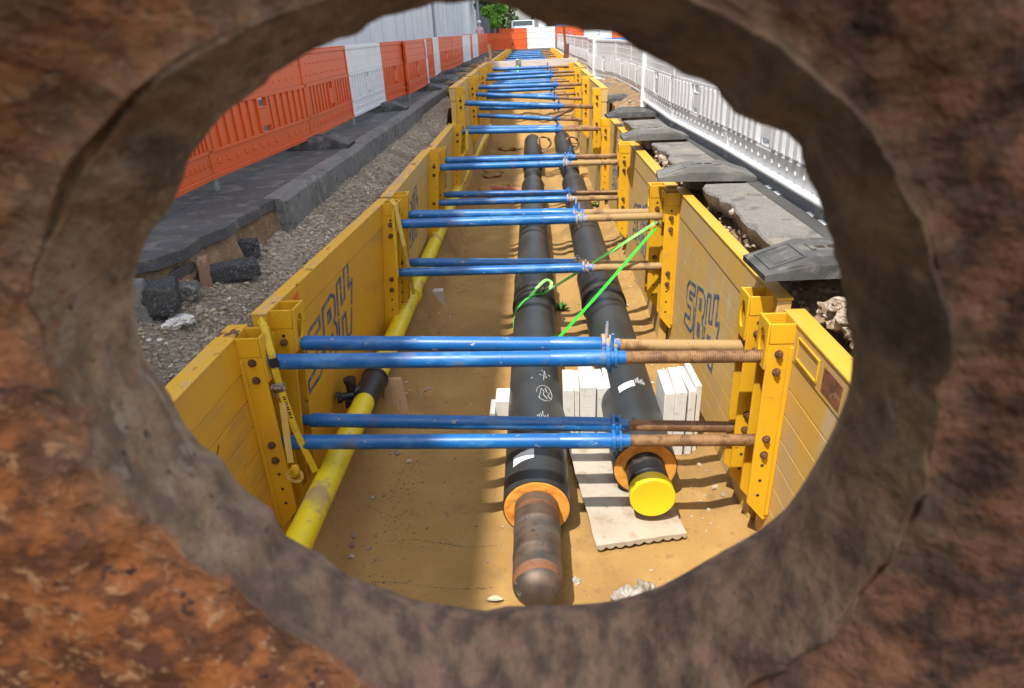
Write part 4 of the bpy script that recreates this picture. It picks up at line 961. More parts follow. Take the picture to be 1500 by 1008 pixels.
# dark print along the webbing: short strokes
mb = MB(); dvec = (dn[1] - dn[0]); 
for q in range(9):
    a = dn[0] + dvec*(.12 + .07*q) + Vector((.001, -.0035, .001)); mb.tube([a + Vector((-.011, 0, .003)), a + Vector((.011, 0, -.003 + .006*(q % 2)))], 1, flat=(.009, .001), up=(.3, -1, .2))
mb.build('print', M['web_black'], S2, smooth=0)
MB().tube([py(414, 590, 3.49), py(420, 640, 3.48), py(426, 678, 3.47)], 1, flat=(.04, .004), up=(.3, -1, .2)).build('webbing', M['webpale'], S2, smooth=0)
kn = py(429, 684, 3.46); pth = [kn + Vector((.03*math.sin(t*1.1), -.02*math.cos(t), .045*math.cos(t*.9) - .03)) for t in range(14)]
MB().tube(smooth_path([tuple(p) for p in pth], 4), 1, flat=(.03, .004), up=(.3, -1, .2)).build('knot', M['webyellow'], S2, smooth=0)
pth = [kn + Vector((.05*math.sin(t*2*PI/10), 0, -.07 + .05*math.cos(t*2*PI/10))) for t in range(11)]
MB().tube(pth, 1, flat=(.022, .004), up=(0, 1, 0)).build('loose_loop', M['webpale'], S2, smooth=0)
c_ = py(411, 570, 3.555); mb = MB(); mb.box((c_.x - .03, c_.y - .02, c_.z - .055), (c_.x + .03, c_.y + .01, c_.z + .045)); mb.box((c_.x - .036, c_.y - .045, c_.z - .03), (c_.x - .026, c_.y - .02, c_.z + .05)); mb.box((c_.x + .026, c_.y - .045, c_.z - .03), (c_.x + .036, c_.y - .02, c_.z + .05)); mb.tube([(c_.x - .045, c_.y - .03, c_.z + .02), (c_.x + .045, c_.y - .03, c_.z + .02)], .014, 10)
mb.build('ratchet', M['chrome'], S2, bevel=.002)
MB().tube([py(402, 531, 3.535) + Vector((0, -.008, .03)), py(402, 531, 3.535) + Vector((0.005, -.008, -.03))], 1, flat=(.05, .010), up=(.3, -1, .2)).build('tie', M['black'], S2)
# second joint strap
S3 = thing('ratchet_strap', tuple(py(580, 300, 6.62)), 'thin pale yellow strap hanging off the second pair of shaded rails', 'ratchet strap')
MB().tube([py(573, 292, 6.7), py(579, 300, 6.60), py(592, 360, 6.60), py(606, 431, 6.9)], 1, flat=(.04, .004), up=(.3, -1, .2)).build('webbing', M['webpale'], S3, smooth=0)
MB().tube([py(575, 305, 6.62), py(580, 370, 6.64), py(582, 405, 6.66)], 1, flat=(.03, .004), up=(.3, -1, .2)).build('webbing', M['webyellow'], S3, smooth=0)
S4 = thing('ratchet_strap', tuple(py(664, 180, 12.6)), 'yellow strap looped on the rails of the last low box', 'ratchet strap')
mb = MB(); mb.tube([py(664, 177, 12.75), py(668, 200, 12.75), py(670, 222, 12.75), py(678, 229, 12.75), py(684, 218, 12.75), py(684, 190, 12.75)], 1, flat=(.05, .006), up=(.3, -1, .2)); mb.build('webbing', M['webyellow'], S4, smooth=0)

# ------------------------------------------------------------------ litter
def crumple(name, u, v, r, sq, label, m_, cat, seed, z=FL, rough=.8):
    p = pz(u, v, z + r*sq[2]*.5); mb = MB(); mb.rock((p.x, p.y, z + r*sq[2]*.55), r, 4, seed, sq, rough, seed)
    o = mb.build(name, m_, smooth=25); return tag(o, label, cat)
crumple('plastic_bag', 922, 880, .095, (1, .8, .7), 'larger crumpled pale plastic bag on the sand by the hole rim', M['bag'], 'plastic bag', 3)
crumple('plastic_bag', 950, 868, .075, (1, .9, .7), 'smaller crumpled pale plastic bag behind the larger one', M['bag'], 'plastic bag', 9)
crumple('plastic_scrap', 509, 786, .06, (1.2, .6, .35), 'clear crumpled plastic scrap on the sand near the gas pipe', M['bag'], 'plastic scrap', 5)
crumple('plastic_scrap', 844, 851, .03, (.8, .9, .5), 'small clear plastic scrap in the shadow line beside the domed pipe end', M['bag'], 'plastic scrap', 6)
p = pz(257, 470, -1.52); gz = gravel_z(p.x, p.y)
mb = MB(); mb.rock((p.x - .02, p.y, gz + .03), .07, 4, 2, (1.1, .8, .5), .8, 1.); mb.rock((p.x + .06, p.y + .03, gz + .04), .035, 3, 4, (1, 1, .8), .8); o = mb.build('plastic_bag', M['poly'], smooth=25); tag(o, 'torn white plastic bag lying on the gravel above the first rail', 'plastic bag')
for (u, v, r, l) in ((725, 880, .05, 'dry pale leaf on the sand beside the domed pipe end'),):
    p = pz(u, v, FL + .01); mb = MB(); n_ = 12
    for i in range(n_):
        pass
    vs = []; 
    for i in range(n_+1):
        t = i/n_; x = p.x - .055 + .11*t; hw_ = .022*math.sin(PI*t)**.8 + .0004
        vs += [(x, p.y - hw_, FL + .022 + .01*math.sin(PI*t)), (x, p.y, FL + .014 + .01*math.sin(PI*t)), (x, p.y + hw_, FL + .022 + .012*math.sin(PI*t))]
    mb.add(vs, [(i*3+q, i*3+q+1, (i+1)*3+q+1, (i+1)*3+q) for i in range(n_) for q in range(2)]); o = mb.build('dry_leaf', M['leafm']); tag(o, l, 'leaf')
def weed(u, v, r, label, z=FL):
    p = pz(u, v, z); mb = MB(); rd = random.Random(int(u))
    for i in range(22):
        a = rd.random()*6.28; l = r*rd.uniform(.5, 1); h = r*rd.uniform(.2, .9); b = Vector((p.x, p.y, z)); t = b + Vector((l*math.cos(a), l*math.sin(a), h)); s_ = Vector((-math.sin(a), math.cos(a), 0))*r*.16
        mmid = b.lerp(t, .6) + Vector((0, 0, r*.15)); mb.add([b, mmid - s_, t, mmid + s_], [(0, 1, 2, 3)])
    o = mb.build('weed', M['weed'], smooth=0, recalc=False); tag(o, label, 'weed')
weed(926, 797, .04, 'tiny green sprig at the corrugated edge of the white board'); weed(822, 455, .13, 'dark green sprig between the pipes under the green strap'); weed(570, 670, .03, 'tiny green scrap on the shaded sand right of the gas pipe'); weed(872, 305, .14, 'green sprig by the yellow-capped pipe past the second struts')

# rubble on the near gravel
def lump(name, x, y, r, sq, label, m_, seed, rot=0, cut=.72, dz=0, cat='asphalt chunk', rough=.35):
    mb = MB(); mb.rock((x, y, gravel_z(x, y) + r*sq[2]*.45 + dz), r, 4, seed, sq, rough, rot, cut); o = mb.build(name, m_, smooth=28); return tag(o, label, cat)
def gxy(u, v, z=-1.42): p = pz(u, v, z); return p.x, p.y
x, y = gxy(222, 440); lump('asphalt_chunk', x, y, .20, (1.1, 1., .75), 'big black broken asphalt chunk at the rim of the rusty hole', M['chunk'], 3, .4)
x, y = gxy(247, 405, -1.38); lump('asphalt_chunk', x, y, .17, (1.2, .9, .7), 'asphalt chunk dusted with pink spray paint', M['pinkchunk'], 8, 1.1)
x, y = gxy(330, 392); lump('asphalt_chunk', x, y, .20, (1.5, .55, .45), 'long flat black asphalt chunk lying on the gravel', M['chunk'], 12, .8)
x, y = gxy(350, 362); lump('asphalt_chunk', x, y, .17, (1.2, .7, .5), 'rough black asphalt chunk under the broken pavement edge', M['chunk'], 19, .4, rough=.6)
x, y = gxy(268, 425); lump('concrete_piece', x, y, .10, (1.3, .9, .7), 'grey rounded concrete piece between the asphalt chunks', M['kerbface'], 22, .3, cat='concrete piece')
x, y = gxy(203, 450, -1.42); lump('concrete_piece', x, y, .15, (.6, .5, 1.2), 'upright grey concrete piece leaning beside the big black chunk', M['slab'], 25, .3, cat='concrete piece')
x, y = gxy(280, 425, -1.5)
bx_, by_ = gxy(257, 372, -1.28)
r = thing('brick_piece', (bx_, by_, -1.43), 'brick piece with a bright red sprayed top under the broken pavement', 'brick piece')
MB().rock((bx_, by_, -1.34), .12, 3, 31, (1.2, .6, .8), .2, .5, .7).build('body', M['redstone'], r, smooth=30)
MB().rock((bx_, by_, -1.285), .112, 3, 31, (1.2, .6, .42), .2, .5, .7).build('sprayed_top', M['redtop'], r, smooth=30)
x, y = gxy(300, 400, -1.40); lump('brick_piece', x, y, .13, (.7, .35, 1.1), 'brown brick piece standing on edge beside the long flat chunk', M['redstone'], 33, 1.9, cat='brick piece')
for (u, v, sq, s_) in ((470, 303, (1, .8, .5), 41), (490, 297, (1, .8, .5), 42)):
    pass
# ------------------------------------------------------------------ barriers
def barrier_mesh(kind):
    # local: x 0..1 (scaled to length), y thickness, z 0..1 ; front = -y ; built 2.1 long
    L_ = 2.1; mb = MB(); f = -.025; bk = .025
    mb.box((0, f, .935), (L_, bk, .975)); mb.box((0, -.012, .62), (L_, .012, .934))        # top bead, upper plate
    mb.box((0, f, .575), (L_, bk, .615)); mb.box((0, f, .215), (L_, bk, .245)); (mb.prism([(.004, .045), (-.030, .214), (.014, .214), (.014, .045)], 'x', 0, L_) if kind == 'greyb' else mb.box((0, -.014, .045), (L_, .014, .214))); (mb.tube([(0, f - .004, .022), (L_, f - .004, .022)], .030, 14) if kind == 'greyb' else None); mb.box((0, f - .008 + (.02 if kind == 'greyb' else 0), .0), (L_, bk + .008, .044))
    mb.box((0, f, .0445), (.045, bk, .9345)); mb.box((L_ - .045, f, .0445), (L_, bk, .9345))
    n_ = 14; pitch = (L_ - .09)/n_
    for i in range(n_):
        x = .045 + i*pitch
        if i in (6, 7): continue
        mb.box((x + pitch*.12, f + .002 - (.022 if kind == 'greyb' else 0), .2452), (x + pitch*.62, bk - .002, .5748))
        mb.box((x + pitch*.62, -.004, .2452), (x + pitch*1.12, .006, .5748))
    x0, x1 = .045 + 6*pitch + .03, .045 + 8*pitch - .03
    mb.box((.045 + 6*pitch + .012, -.004, .2452), (x0 - .001, .006, .5748))
    mb.box((x0, f - .004, .2452), (x0 + .03, bk, .5748)); mb.box((x1 - .03, f - .004, .2452), (x1, bk, .5748))
    mb.box((x0 + .0302, f - .002, .30), (x1 - .0302, .008, .475)); mb.box((x0 + .0302, f - .006, .476), (x1 - .0302, bk, .49))
    # castellated top and rivets
    for i in range(21): mb.box((.03 + i*.099, f + .004, .9752), (.03 + i*.099 + .05, bk - .004, .992))
    for i in range(13):
        x = .12 + i*.155
        yy = -.010 if kind == 'greyb' else -.014
        mb.tube([(x, yy + .004, .125), (x, yy - .014, .118)], [.020, .008], 8)
        mb.tube([(x, yy - .002, .16), (x, yy - .010, .130)], [.006, .009], 6)
        for z in (.70, .83): mb.tube([(x + (.05 if z > .8 else 0), -.012, z), (x + (.05 if z > .8 else 0), -.022, z - .003)], [.014, .005], 8)
    me_o = mb.build('barrier_panel', M[kind], None, smooth=30, bevel=.003)
    me = me_o.data; md = me_o; C.objects.unlink(md)
    return md
protos = {k: barrier_mesh(k) for k in ('orange', 'white', 'greyb')}
lm = MB(); lm.cyl((0, 0, -.12), (0, 0, .99), .021, 12); leg_o = lm.build('post', M['galv'], None); C.objects.unlink(leg_o)
bm_ = MB(); bm_.box((0, -.0165, .050), (2.1, -.0145, .208))
def barrier(p0, p1, kind, label, group, zb, legs=(0, 1), hgt=1.0):
    p0 = Vector(p0); p1 = Vector(p1); d = p1 - p0; L_ = d.length
    r = bpy.data.objects.new('barrier', None); C.objects.link(r); r.location = (p0.x, p0.y, zb); r.rotation_euler = (0, 0, math.atan2(d.y, d.x)); r.scale = (L_/2.1, 1, hgt)
    r['label'] = label; r['category'] = 'barrier'; r['group'] = group
    b = protos[kind].copy(); C.objects.link(b); b.parent = r
    for q in legs:
        l = leg_o.copy(); C.objects.link(l); l.parent = r; l.location = (.022 if q == 0 else 2.078, 0, 0)
    return r
gl = 'orange and white plastic barriers along the pavement'
LB = [((313,262),(215,309),'orange','orange barrier panel nearest the rim, only its lower corner showing'),
      ((457,202),(313,262),'orange','large orange barrier panel second from the rim, with a square opening'),
      ((517,172),(457,202),'orange','orange barrier panel directly before the first white one'),
      ((564,150),(517,172),'white','white barrier panel standing between two orange ones in the near run'),
      ((597,137),(564,150),'orange','orange barrier panel directly past the first white one'),
      ((626,124),(599,138),'orange','orange barrier panel second past the first white one')]
lastp = None
for (a, b, k, lab) in LB:
    pa = pz(*a, -1.09); pb = pz(*b, -1.09); pa.z = pb.z = 0
    # build so that -y (front) faces the trench: direction from near to far has trench on its right
    barrier((pb.x, pb.y), (pa.x, pa.y), k, lab, gl, -1.09)
cur = Vector((-2.52, 17.0)); seq = [('white', -.30, 1.2, 'narrow white barrier seen nearly edge on past the near orange pair'), ('orange', .05, 1.9, 'orange sliver of barrier between two white ones'), ('white', -.06, 2.3, 'white barrier just before the grey post'),
    ('orange', .10, 2.1, 'orange barrier beside the grey post'), ('orange', .0, 2.1, 'orange barrier past the grey post'), ('orange', -.03, 2.1, 'third orange barrier past the grey post'), ('white', .06, 2.1, 'leaning far white barrier in the pavement row'),
    ('orange', -.04, 2.1, 'far orange barrier between the last two white ones'), ('white', .05, 2.1, 'last white barrier of the pavement row'), ('orange', -.05, 2.1, 'orange barrier next past the last white one'), ('orange', 0, 2.1, 'second orange barrier past the last white one'),
    ('orange', .03, 2.1, 'third orange barrier past the last white one'), ('orange', .02, 2.1, 'last orange barrier of the pavement row at the corner')]
for (k, ax, L_, lab) in seq:
    nxt = cur + Vector((math.sin(ax)*L_, math.cos(ax)*L_)); barrier((cur.x, cur.y), (nxt.x, nxt.y), k, lab, gl, -1.09); cur = nxt
yX = 45.6
barrier((-2.3, yX), (-.28, yX), 'orange', 'orange half of the cross barrier closing the far end of the trench', 'barriers closing the far end', -1.10)
barrier((-4.4, yX + .2), (-2.32, yX), 'orange', 'orange cross barrier meeting the pavement row at the far corner', 'barriers closing the far end', -1.10)
barrier((-.26, yX), (1.5, yX), 'white', 'white half of the cross barrier closing the far end of the trench', 'barriers closing the far end', -1.10)
for i in range(5): barrier((-2.4 + 2.12*i, yX + 9), (-.32 + 2.12*i, yX + 9), 'orange' if i % 2 == 0 else 'white', ('orange' if i % 2 == 0 else 'white') + ' far barrier behind the cross barrier, number %s of five across' % ('first second third fourth fifth'.split()[i]), 'second far row of barriers', -.85)
# right run
RBp = [(5.02-2.6, 2.22), (5.02, 2.17), (7.6, 2.15), (10.3, 2.06), (13.08, 2.10), (15.18, 2.11), (17.58, 2.07), (19.5, 1.72), (22.0, 1.74), (24.5, 1.95), (27, 1.92), (29.8, 1.80), (32.6, 1.78), (35.4, 1.72), (38.2, 1.68), (41, 1.62), (43.4, 1.58)]
gr = 'pale grey barriers along the road side of the trench'
ord_ = ['nearest pale grey barrier panel, cut by the hole rim', 'second pale grey barrier panel from the rim, bowed, above the nearest foot', 'third pale grey barrier panel from the rim, with a tall recessed plate', 'fourth pale grey barrier panel, ending at the thick white post', 'fifth pale grey barrier panel, just past the thick white post', 'sixth pale grey barrier panel, squarer to the viewer', 'seventh pale grey barrier panel, before the kink in the row', 'eighth pale grey barrier panel, turned at the kink', 'ninth pale grey barrier panel, just past the kink', 'tenth pale grey barrier panel of the road side row', 'eleventh pale grey barrier panel of the road side row', 'twelfth pale grey barrier panel of the road side row', 'thirteenth pale grey barrier panel of the road side row', 'fourteenth pale grey barrier panel of the road side row', 'fifteenth pale grey barrier panel of the road side row', 'last pale grey barrier panel by the cross barrier']
for i in range(len(RBp)-1):
    a, b = RBp[i], RBp[i+1]
    r = barrier((b[1], b[0]), (a[1], a[0]), 'greyb', ord_[i], gr, RD + .10, legs=(1,) if i else (0, 1))
# thick white posts at two joints
for (x, y, l) in ((2.10, 13.05, 'thick white round post at a joint of the pale grey barriers'), (1.74, 19.45, 'white round post at the kink of the pale grey barriers')):
    o = MB().cyl((x - .045, y, RD), (x - .045, y, RD + 1.12), .05, 18).build('post', M['white'], smooth=50, bevel=.004); tag(o, l, 'post')
# rubber feet
def foot_mesh(mname):
    L_, W_, H_ = .80, .40, .135; mb = MB()
    prof = [(-L_/2, .0), (-L_/2, .035), (-L_/2 + .26, H_), (L_/2 - .26, H_), (L_/2, .035), (L_/2, .0)]
    n_ = len(prof); vs = []
    ins = [0, 0, 0, 0, 0, 0]
    for s_ in (-1, 1):
        for (x, z) in prof: vs.append((x, s_*W_/2*(.86 if z > .1 else 1.), z))
    # middle body with chamfered long sides
    vs2 = []
    for s_ in (-1, 1):
        for (x, z) in prof: vs2.append((x, s_*W_/2, min(z, .05)))
    mb.add(vs2 + vs, [tuple(range(n_)), tuple(range(n_, 2*n_))[::-1]] if False else [])
    base = 0
    a = [(x, -W_/2, min(z, .085)) for x, z in prof]; b = [(x, -W_/2*.90 if z > .1 else -W_/2*.98, z) for x, z in prof]
    c = [(x, W_/2*.90 if z > .1 else W_/2*.98, z) for x, z in prof]; d = [(x, W_/2, min(z, .085)) for x, z in prof]
    mb = MB(); mb.add([(x, y, 0) for x, y, z in a] + a + b + c + d + [(x, y, 0) for x, y, z in d], [(r_*n_+k, r_*n_+k+1, (r_+1)*n_+k+1, (r_+1)*n_+k) for r_ in range(5) for k in range(n_-1)])
    # end caps
    mb.add([], [])
    body = mb
    # raised frame of the embossed field and handle bars
    fr = MB(); Mx = Matrix.Translation((-L_/2 + .135, 0, .085)) @ Matrix.Rotation(-math.atan2(.10, .26), 4, 'Y')
    for (p, q) in (((-.10, -.14, 0), (.10, -.125, .010)), ((-.10, .125, 0), (.10, .14, .010)), ((-.10, -.1245, 0), (-.088, .1245, .010)), ((.088, -.1245, 0), (.10, .1245, .010)), ((-.06, -.09, 0), (.06, .09, .004))): fr.box(p, q, Mx)
    body.v += []; n0 = len(body.v); body.add(fr.v, fr.f)
    body.box((-.12, -.06, H_ - .001), (-.095, .06, H_ + .008)); body.box((.06, -.10, H_ - .001), (.12, -.085, H_ + .008)); body.box((.06, .085, H_ - .001), (.12, .10, H_ + .008))
    body.prism([(-L_/2 + .0, .0005), (-L_/2, .033), (-L_/2 + .15, .088), (L_/2 - .15, .088), (L_/2, .035), (L_/2, .0005)], 'y', -W_/2 + .004, W_/2 - .004)
    o = body.build('rubber_foot', M[mname], None, smooth=0, bevel=.004, recalc=True)
    h = MB(); h.cyl((.02, 0, H_ - .002), (.02, 0, H_ + .0025), .034, 20); h.box((-.075, -.022, H_ - .002), (-.03, .022, H_ + .0022))
    hh = h.build('socket', M['hole'], None); C.objects.unlink(o); C.objects.unlink(hh); return o, hh
FT = {k: foot_mesh(k) for k in ('rubber', 'rubber_grey')}
def foot(x, y, z, rz, kind, label, group, sx=1., tilt=0):
    r = bpy.data.objects.new('rubber_block', None); C.objects.link(r); r.location = (x, y, z); r.rotation_euler = (0, tilt, rz); r.scale = (sx, 1, 1)
    r['label'] = label; r['category'] = 'barrier foot'; r['group'] = group
    for p, nm in zip(FT[kind], ('body', 'socket')):
        c = p.copy(); c.name = nm; C.objects.link(c); c.parent = r
gf = 'rubber feet under the pale grey barriers'
foot(1.775, 3.88, RD + .004, .03, 'rubber', 'nearest black rubber barrier foot overhanging the bank, with a recessed panel', gf, 1.12)
foot(1.68, 6.62, RD + .004, -.12, 'rubber_grey', 'second rubber barrier foot, dusty grey, overhanging the bank', gf, 1.15)
foot(1.62, 9.25, RD + .004, -.03, 'rubber_grey', 'third rubber barrier foot from the rim', gf, 1.08)
foot(1.66, 11.7, RD + .004, .04, 'rubber', 'fourth rubber barrier foot from the rim', gf, 1.08)
foot(1.72, 14.0, RD + .01, -.06, 'rubber', 'fifth rubber barrier foot from the rim', gf, 1.05)
foot(1.74, 17.0, RD + .01, -.03, 'rubber_grey', 'sixth rubber barrier foot, just before the kink', gf, 1.05)
foot(1.9, 20.2, RD + .01, 0, 'rubber', 'seventh rubber barrier foot, past the kink', gf)
gf = 'rubber feet under the orange and white barriers'
for (x, y, k, l) in ((-2.62, 8.25, 'rubber', 'rubber foot under the joint before the first white barrier'), (-2.62, 12.3, 'rubber', 'rubber foot under the joint past the first white barrier'), (-2.55, 16.6, 'rubber', 'rubber foot where the near orange pair ends'), (-2.45, 19.0, 'rubber', 'rubber foot beside the narrow white barriers'), (-2.5, 23.2, 'rubber', 'thick rubber foot near the grey post'), (-2.6, 27.5, 'rubber', 'far rubber foot under the last orange group')):
    foot(x, y, PAV + .004, .05, k, l, gf, .95)

# ------------------------------------------------------------------ far props
p = pz(760, 103, -1.0)
MB_ = MB(); MB_.box((-1.5, 22.35, -1.13), (1.42, 22.41, -.865))
o = MB_.build('plank', M['plank'], bevel=.005); tag(o, 'long pale plank laid across the raised boxes', 'plank')
# stop ends of the plank resting block: earth shoulders there
for (x, lab, h0, h1, m_, wd_) in ((1.33, 'rust brown steel stake, tallest, by the last barrier of the road side', -1.6, .25, 'rustpost', .05),):
    pass
def stake(u0, v0, u1, v1, Y, wd_, m_, label):
    a = py(u0, v0, Y); b = py(u1, v1, Y); o = MB().tube([b, a], 1, flat=(wd_, wd_*.6), up=(0, 1, 0)).build('stake', M[m_], bevel=.004); tag(o, label, 'stake')
stake(826, 40, 829, 78, 26.5, .09, 'rustpost', 'taller thin red-brown stake at the end of the blue struts')
stake(830, 64, 829, 100, 22.8, .16, 'rustpost', 'short thick brown stake standing at the plank end')
stake(716, 65, 720, 97, 22.9, .09, 'wood', 'slanting raw timber stake on the pavement side of the plank')
stake(711, 84, 712, 96, 22.6, .06, 'wood', 'short timber peg beside the slanting stake')
# earth and debris beside the raised boxes on the pavement side
mb = MB(); random.seed(61)
for k in range(70):
    y = random.uniform(15.5, 44); x = random.uniform(-2.15, -1.6); mb.rock((x, y, -1.25 + random.uniform(-.1, .1)), random.uniform(.08, .24), 2, k, (1, 1.3, .7), .6, random.random()*6)
o = mb.build('spoil_heap', M['soil'], smooth=30, recalc=False); tag(o, 'brown dug out soil and clods beside the far boxes', 'soil', kind='stuff')
mb = MB(); random.seed(62)
for k in range(46):
    y = random.uniform(14.5, 21); x = random.uniform(-1.2, 1.2)
    if abs(x - lx) < .36 or abs(x - rx) < .36: continue
    mb.rock((x, y, floor_z(x, y)), random.uniform(.08, .26), 2, k, (1, 1.2, .5), .5, random.random()*6)
o = mb.build('sand_mounds', M['sand'], smooth=40, recalc=False); tag(o, 'low lumps of sand around the uncovered pipe joints', 'sand', kind='stuff')
# sticks and boards by the far barrier row
for (x0, y0, x1, y1, z, l) in ((-2.25, 21.5, -1.65, 20.6, -1.12, 'brown board lying slanted near the grey post'), (-2.2, 25.3, -1.5, 24.6, -1.08, 'brown board lying farther along the pavement side')):
    o = MB().tube([(x0, y0, z), (x1, y1, z + .02)], 1, flat=(.16, .04), up=(0, 0, 1)).build('wood_board', M['wood'], bevel=.004); tag(o, l, 'board')
# red conduit across the trench
a = pz(694, 277, FL + .08); b = pz(768, 279, FL + .08)
o = MB().tube([Vector((-1.2, a.y + .1, FL + .06)), Vector((-.8, a.y, FL + .07)), Vector((-.2, b.y, FL + .06))], .07, 16).build('red_conduit', M['redpipe'], smooth=50); tag(o, 'dusty red conduit crossing the sand to the domed pipe', 'conduit')
# rusty steel diagonal bar beyond
a = py(806, 176, 14.6); b = py(840, 158, 14.6); o = MB().tube([a, b], .025, 8).build('steel_bar', M['rustpost'], smooth=50); tag(o, 'thin rusty bar slanting between the struts of the fifth box', 'steel bar')
# hanging cloth strap on the plank
p = py(760, 98, 22.3); r = thing('ratchet_strap', tuple(p), 'short green and yellow strap hanging from the middle of the plank', 'ratchet strap')
MB().box((p.x - .09, 22.30, -1.0), (p.x + .05, 22.345, -.82)).build('ratchet', M['chrome'], r, bevel=.01)
MB().tube([(p.x - .03, 22.31, -.98), (p.x - .04, 22.29, -1.2), (p.x - .02, 22.30, -1.6)], 1, flat=(.05, .004), up=(0, 1, 0)).build('webbing', M['palegreen'], r, smooth=0)
# grey lamp post beside the barriers
pp = pz(650, 95, PAV); o = MB().cyl((-2.98, 22.4, PAV), (-2.98, 22.4, 5.0), .045, 14).build('lamp_post', M['galv'], smooth=50); tag(o, 'slim grey post rising behind the orange barriers', 'post')

# ------------------------------------------------------------------ buildings
def facade(name, x0, x1, y0, y1, z0, z1, m_, label, pitch, rib=.18, shade_block=None, windows=True):
    r = thing(name, ((x0+x1)/2, (y0+y1)/2, z0), label, 'building')
    MB().box((x0, y0, z0), (x1, y1, z1)).build('wall', M[m_], r, smooth=0)
    mb = MB(); y = y0 + .2; i = 0
    while y < y1 - .3:
        mb.box((x1 + .003, y, z0), (x1 + rib, y + pitch*.16, z1 - .05)); y += pitch*(1 if i % 3 else 1.35); i += 1
    mb.build('wall_rib', M[m_], r, smooth=0, bevel=.01); r.children[-1]['kind'] = 'stuff'
    MB().box((x0 - .2, y0 - .2, z1 + .002), (x1 + .35, y1 + .2, z1 + .3)).build('roof', M['facade_dark'], r, smooth=0)
    if windows:
        y = y0 + 2
        while y < y1 - 3:
            for z in (3.2, 7.2, 11.2):
                if z + 1.6 < z1:
                    w_ = MB().box((x1 - .05, y, z), (x1 + .05, y + 1.5, z + 1.6)).build('window', M['facade_dark'], r, smooth=0)
                    MB().box((x1 + .052, y + .08, z + .08), (x1 + .06, y + 1.42, z + 1.52)).build('pane', M['glass'], w_, smooth=0)
            y += 7.
    if shade_block: MB().box((x0, shade_block[0], z1 + .31), (x1 - .02, shade_block[1], shade_block[2])).build('unseen_shade_block', M[m_], r, smooth=0)  # unseen block added above the roof to keep sun off the rusty sheet
    return r
facade('building', -16, -6.3, -42, 66, PAV, 16.9, 'facade', 'long pale grey building with upright wall panels behind the orange barriers', 2.4, shade_block=(-41, -11.6, 25.5), rib=.12)
facade('building', -17, -5.9, 66.5, 82, PAV, 14, 'facade_white', 'bright white building end standing past the grey panelled wall', 9, windows=False)
facade('building', -20, -5.3, 84, 110, PAV, 12, 'facade_dark', 'dark grey building beside the bright green tree', 1.6, windows=False)
MB().cyl((-5.2, 78, PAV), (-5.2, 78, 9), .28, 14)
o = MB().cyl((-5.2, 72, PAV), (-5.2, 72, 9), .16, 14).build('drain_pipe', M['galv'], smooth=50); tag(o, 'grey pole in front of the white building end', 'pole')

# ------------------------------------------------------------------ trees
def tree(name, x, y, h, rad, crown_z, m_, label, n=1400, seed=1, leaf=.25, trunk=.15, group=None):
    rd = random.Random(seed); r = thing(name, (x, y, PAV), label, 'tree', group)
    mb = MB(); mb.tube([(x, y, PAV - .1), (x + .1, y, PAV + h*.3), (x, y + .1, PAV + h*.75)], [trunk, trunk*.7, trunk*.25], 10)
    cl = []
    for i in range(11):
        a = rd.random()*6.28; rr = rad*rd.uniform(.2, .75); zz = PAV + crown_z + (h - crown_z)*rd.uniform(.05, .92)
        c = Vector((x + rr*math.cos(a), y + rr*math.sin(a), zz)); cl.append((c, rad*rd.uniform(.3, .5)))
        mb.tube([(x, y, PAV + h*rd.uniform(.2, .5)), c], [trunk*.35, trunk*.1], 6)
    mb.build('trunk', M['bark'], r, smooth=50)
    mb = MB()
    for i in range(n):
        c, cr = rd.choice(cl); d = Vector((rd.gauss(0, 1), rd.gauss(0, 1), rd.gauss(0, 1))).normalized(); p = c + d*cr*rd.random()**.35
        u = Vector((rd.gauss(0, 1), rd.gauss(0, 1), rd.gauss(0, 1))).normalized(); v = u.orthogonal().normalized(); s_ = leaf*rd.uniform(.5, 1.1)
        mb.add([p - u*s_, p + v*s_*.45, p + u*s_, p - v*s_*.45], [(0, 1, 2, 3)])
    o = mb.build('crown', M[m_], r, smooth=0, recalc=False); return r
tree('tree', -2.35, 48.5, 4.6, .80, .3, 'leaf_bright', 'bright sunlit green bush tree by the far end of the orange barriers', 3000, 2, .13, .08)
tree('tree', -4.0, 74, 11, 3.0, 1.5, 'leaf_dull', 'grey-green tree standing behind the bright bush', 2600, 5, .35, .25)
tree('tree', .2, 92, 9, 3.6, 2.5, 'leaf_dull', 'dark green far tree above the white parked van', 2600, 7, .4, .25)
tree('tree', 7.4, 100, 8, 3.0, 2, 'leaf_dull', 'far tree behind the blue sheeting', 1800, 9, .4, .25)
for i in range(9): tree('tree', -30 + 9*i + random.uniform(-2, 2), 175 + random.uniform(-8, 8), 10 + random.uniform(-2, 3), 5, 1.5, 'leaf_dull', 'hazy distant tree beyond the end of the street, %s along the tree line' % ('first second third fourth fifth sixth seventh eighth ninth'.split()[i]), 1100, 20+i, .8, .4, 'distant trees')
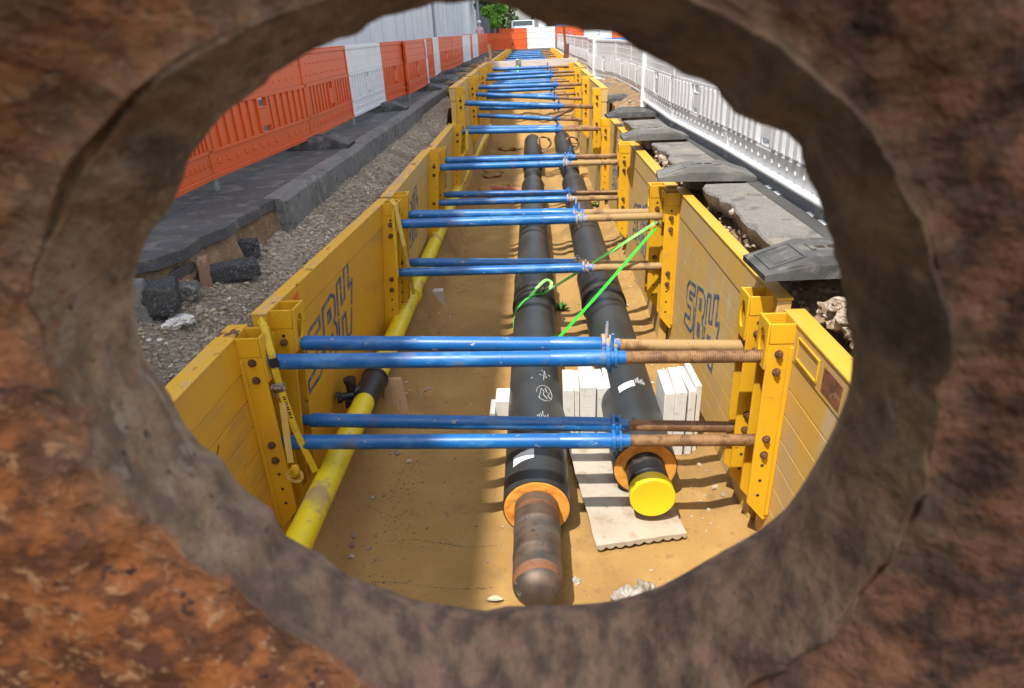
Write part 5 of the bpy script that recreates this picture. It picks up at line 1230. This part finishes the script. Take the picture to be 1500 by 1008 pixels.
# person with white helmet behind the barriers
ppos = Vector((-3.35, 47.0, PAV))
me = bpy.data.meshes.new('person'); V = [(0,0,.95),(0,0,1.15),(0,0,1.40),(0,0,1.50),(0,-.01,1.62),(0,-.01,1.72),(-.18,0,1.40),(-.24,-.02,1.14),(-.2,-.16,.95),(.18,0,1.40),(.24,-.02,1.14),(.2,-.16,.95),(-.09,0,.88),(-.1,-.02,.48),(-.11,.02,.06),(-.11,-.14,.03),(.09,0,.88),(.1,-.02,.48),(.11,.02,.06),(.11,-.14,.03)]
E = [(0,1),(1,2),(2,3),(3,4),(4,5),(2,6),(6,7),(7,8),(2,9),(9,10),(10,11),(0,12),(12,13),(13,14),(14,15),(0,16),(16,17),(17,18),(18,19)]
rad = [.15,.14,.15,.06,.085,.09,.065,.05,.04,.065,.05,.04,.09,.065,.05,.035,.09,.065,.05,.035]
me.from_pydata(V, E, []); pr = bpy.data.objects.new('person', me); C.objects.link(pr); me.materials.append(M['shirt'])
sm = pr.modifiers.new('skin', 'SKIN')
for i, q in enumerate(me.skin_vertices[0].data if me.skin_vertices else []): q.radius = (rad[i], rad[i])
if not me.skin_vertices:
    bm = bmesh.new(); bm.from_mesh(me); ly = bm.verts.layers.skin.verify()
    for i, v in enumerate(bm.verts): v[ly].radius = (rad[i], rad[i]); v[ly].use_root = (i == 0)
    bm.to_mesh(me); bm.free()
pr.modifiers.new('sub', 'SUBSURF').levels = 1
pr.location = ppos; pr['label'] = 'person in pinkish clothes and white helmet standing behind the far orange barriers'; pr['category'] = 'person'
hm = MB(); hm.rock((ppos.x, ppos.y - .01, ppos.z + 1.77), .13, 3, 1, (1, 1.1, .75), .02); hm.cyl((ppos.x, ppos.y - .03, ppos.z + 1.735), (ppos.x, ppos.y - .03, ppos.z + 1.75), .15, 20); h_ = hm.build('helmet', M['helmet'], pr, smooth=60)
# parked van and blue sheeting container far away
V_ = thing('parked_van', (-.6, 66, PAV), 'white parked van beyond the cross barrier under the far tree', 'van')
mb = MB(); mb.prism([(62, -1.0), (62, -.15), (62.9, .0), (63.6, .75), (66.8, .78), (66.8, -1.0)], 'x', -1.7, .3); mb.build('body', M['carpaint'], V_, bevel=.06)
MB().prism([(63.2, .30), (63.56, .68), (63.54, .70), (63.16, .31)], 'x', -1.55, .15).build('windscreen', M['glass'], V_, smooth=0)
for (x, y) in ((-1.72, 63), (.1, 63), (-1.72, 66), (.1, 66)): MB().cyl((x, y, PAV + .33), (x + .22, y, PAV + .33), .33, 20).build('wheel', M['black'], V_, smooth=40)
B_ = thing('container', (4.2, 62, PAV), 'bright blue sheeted container behind the white cross barrier', 'container')
mb = MB(); mb.box((2.2, 60, PAV), (8, 66, 1.3)); mb.build('body', M['bluewrap'], B_, bevel=.05)
mb = MB()
for i in range(12): mb.box((2.25 + .48*i, 59.93, PAV + .1), (2.40 + .48*i, 59.995, 1.2))
mb.build('wall_rib', M['bluewrap'], B_, smooth=0)
o = MB().cyl((.95, 60, PAV), (.95, 60, 5), .35, 18).build('column', M['facade'], smooth=50); tag(o, 'pale round column beside the blue container', 'column')
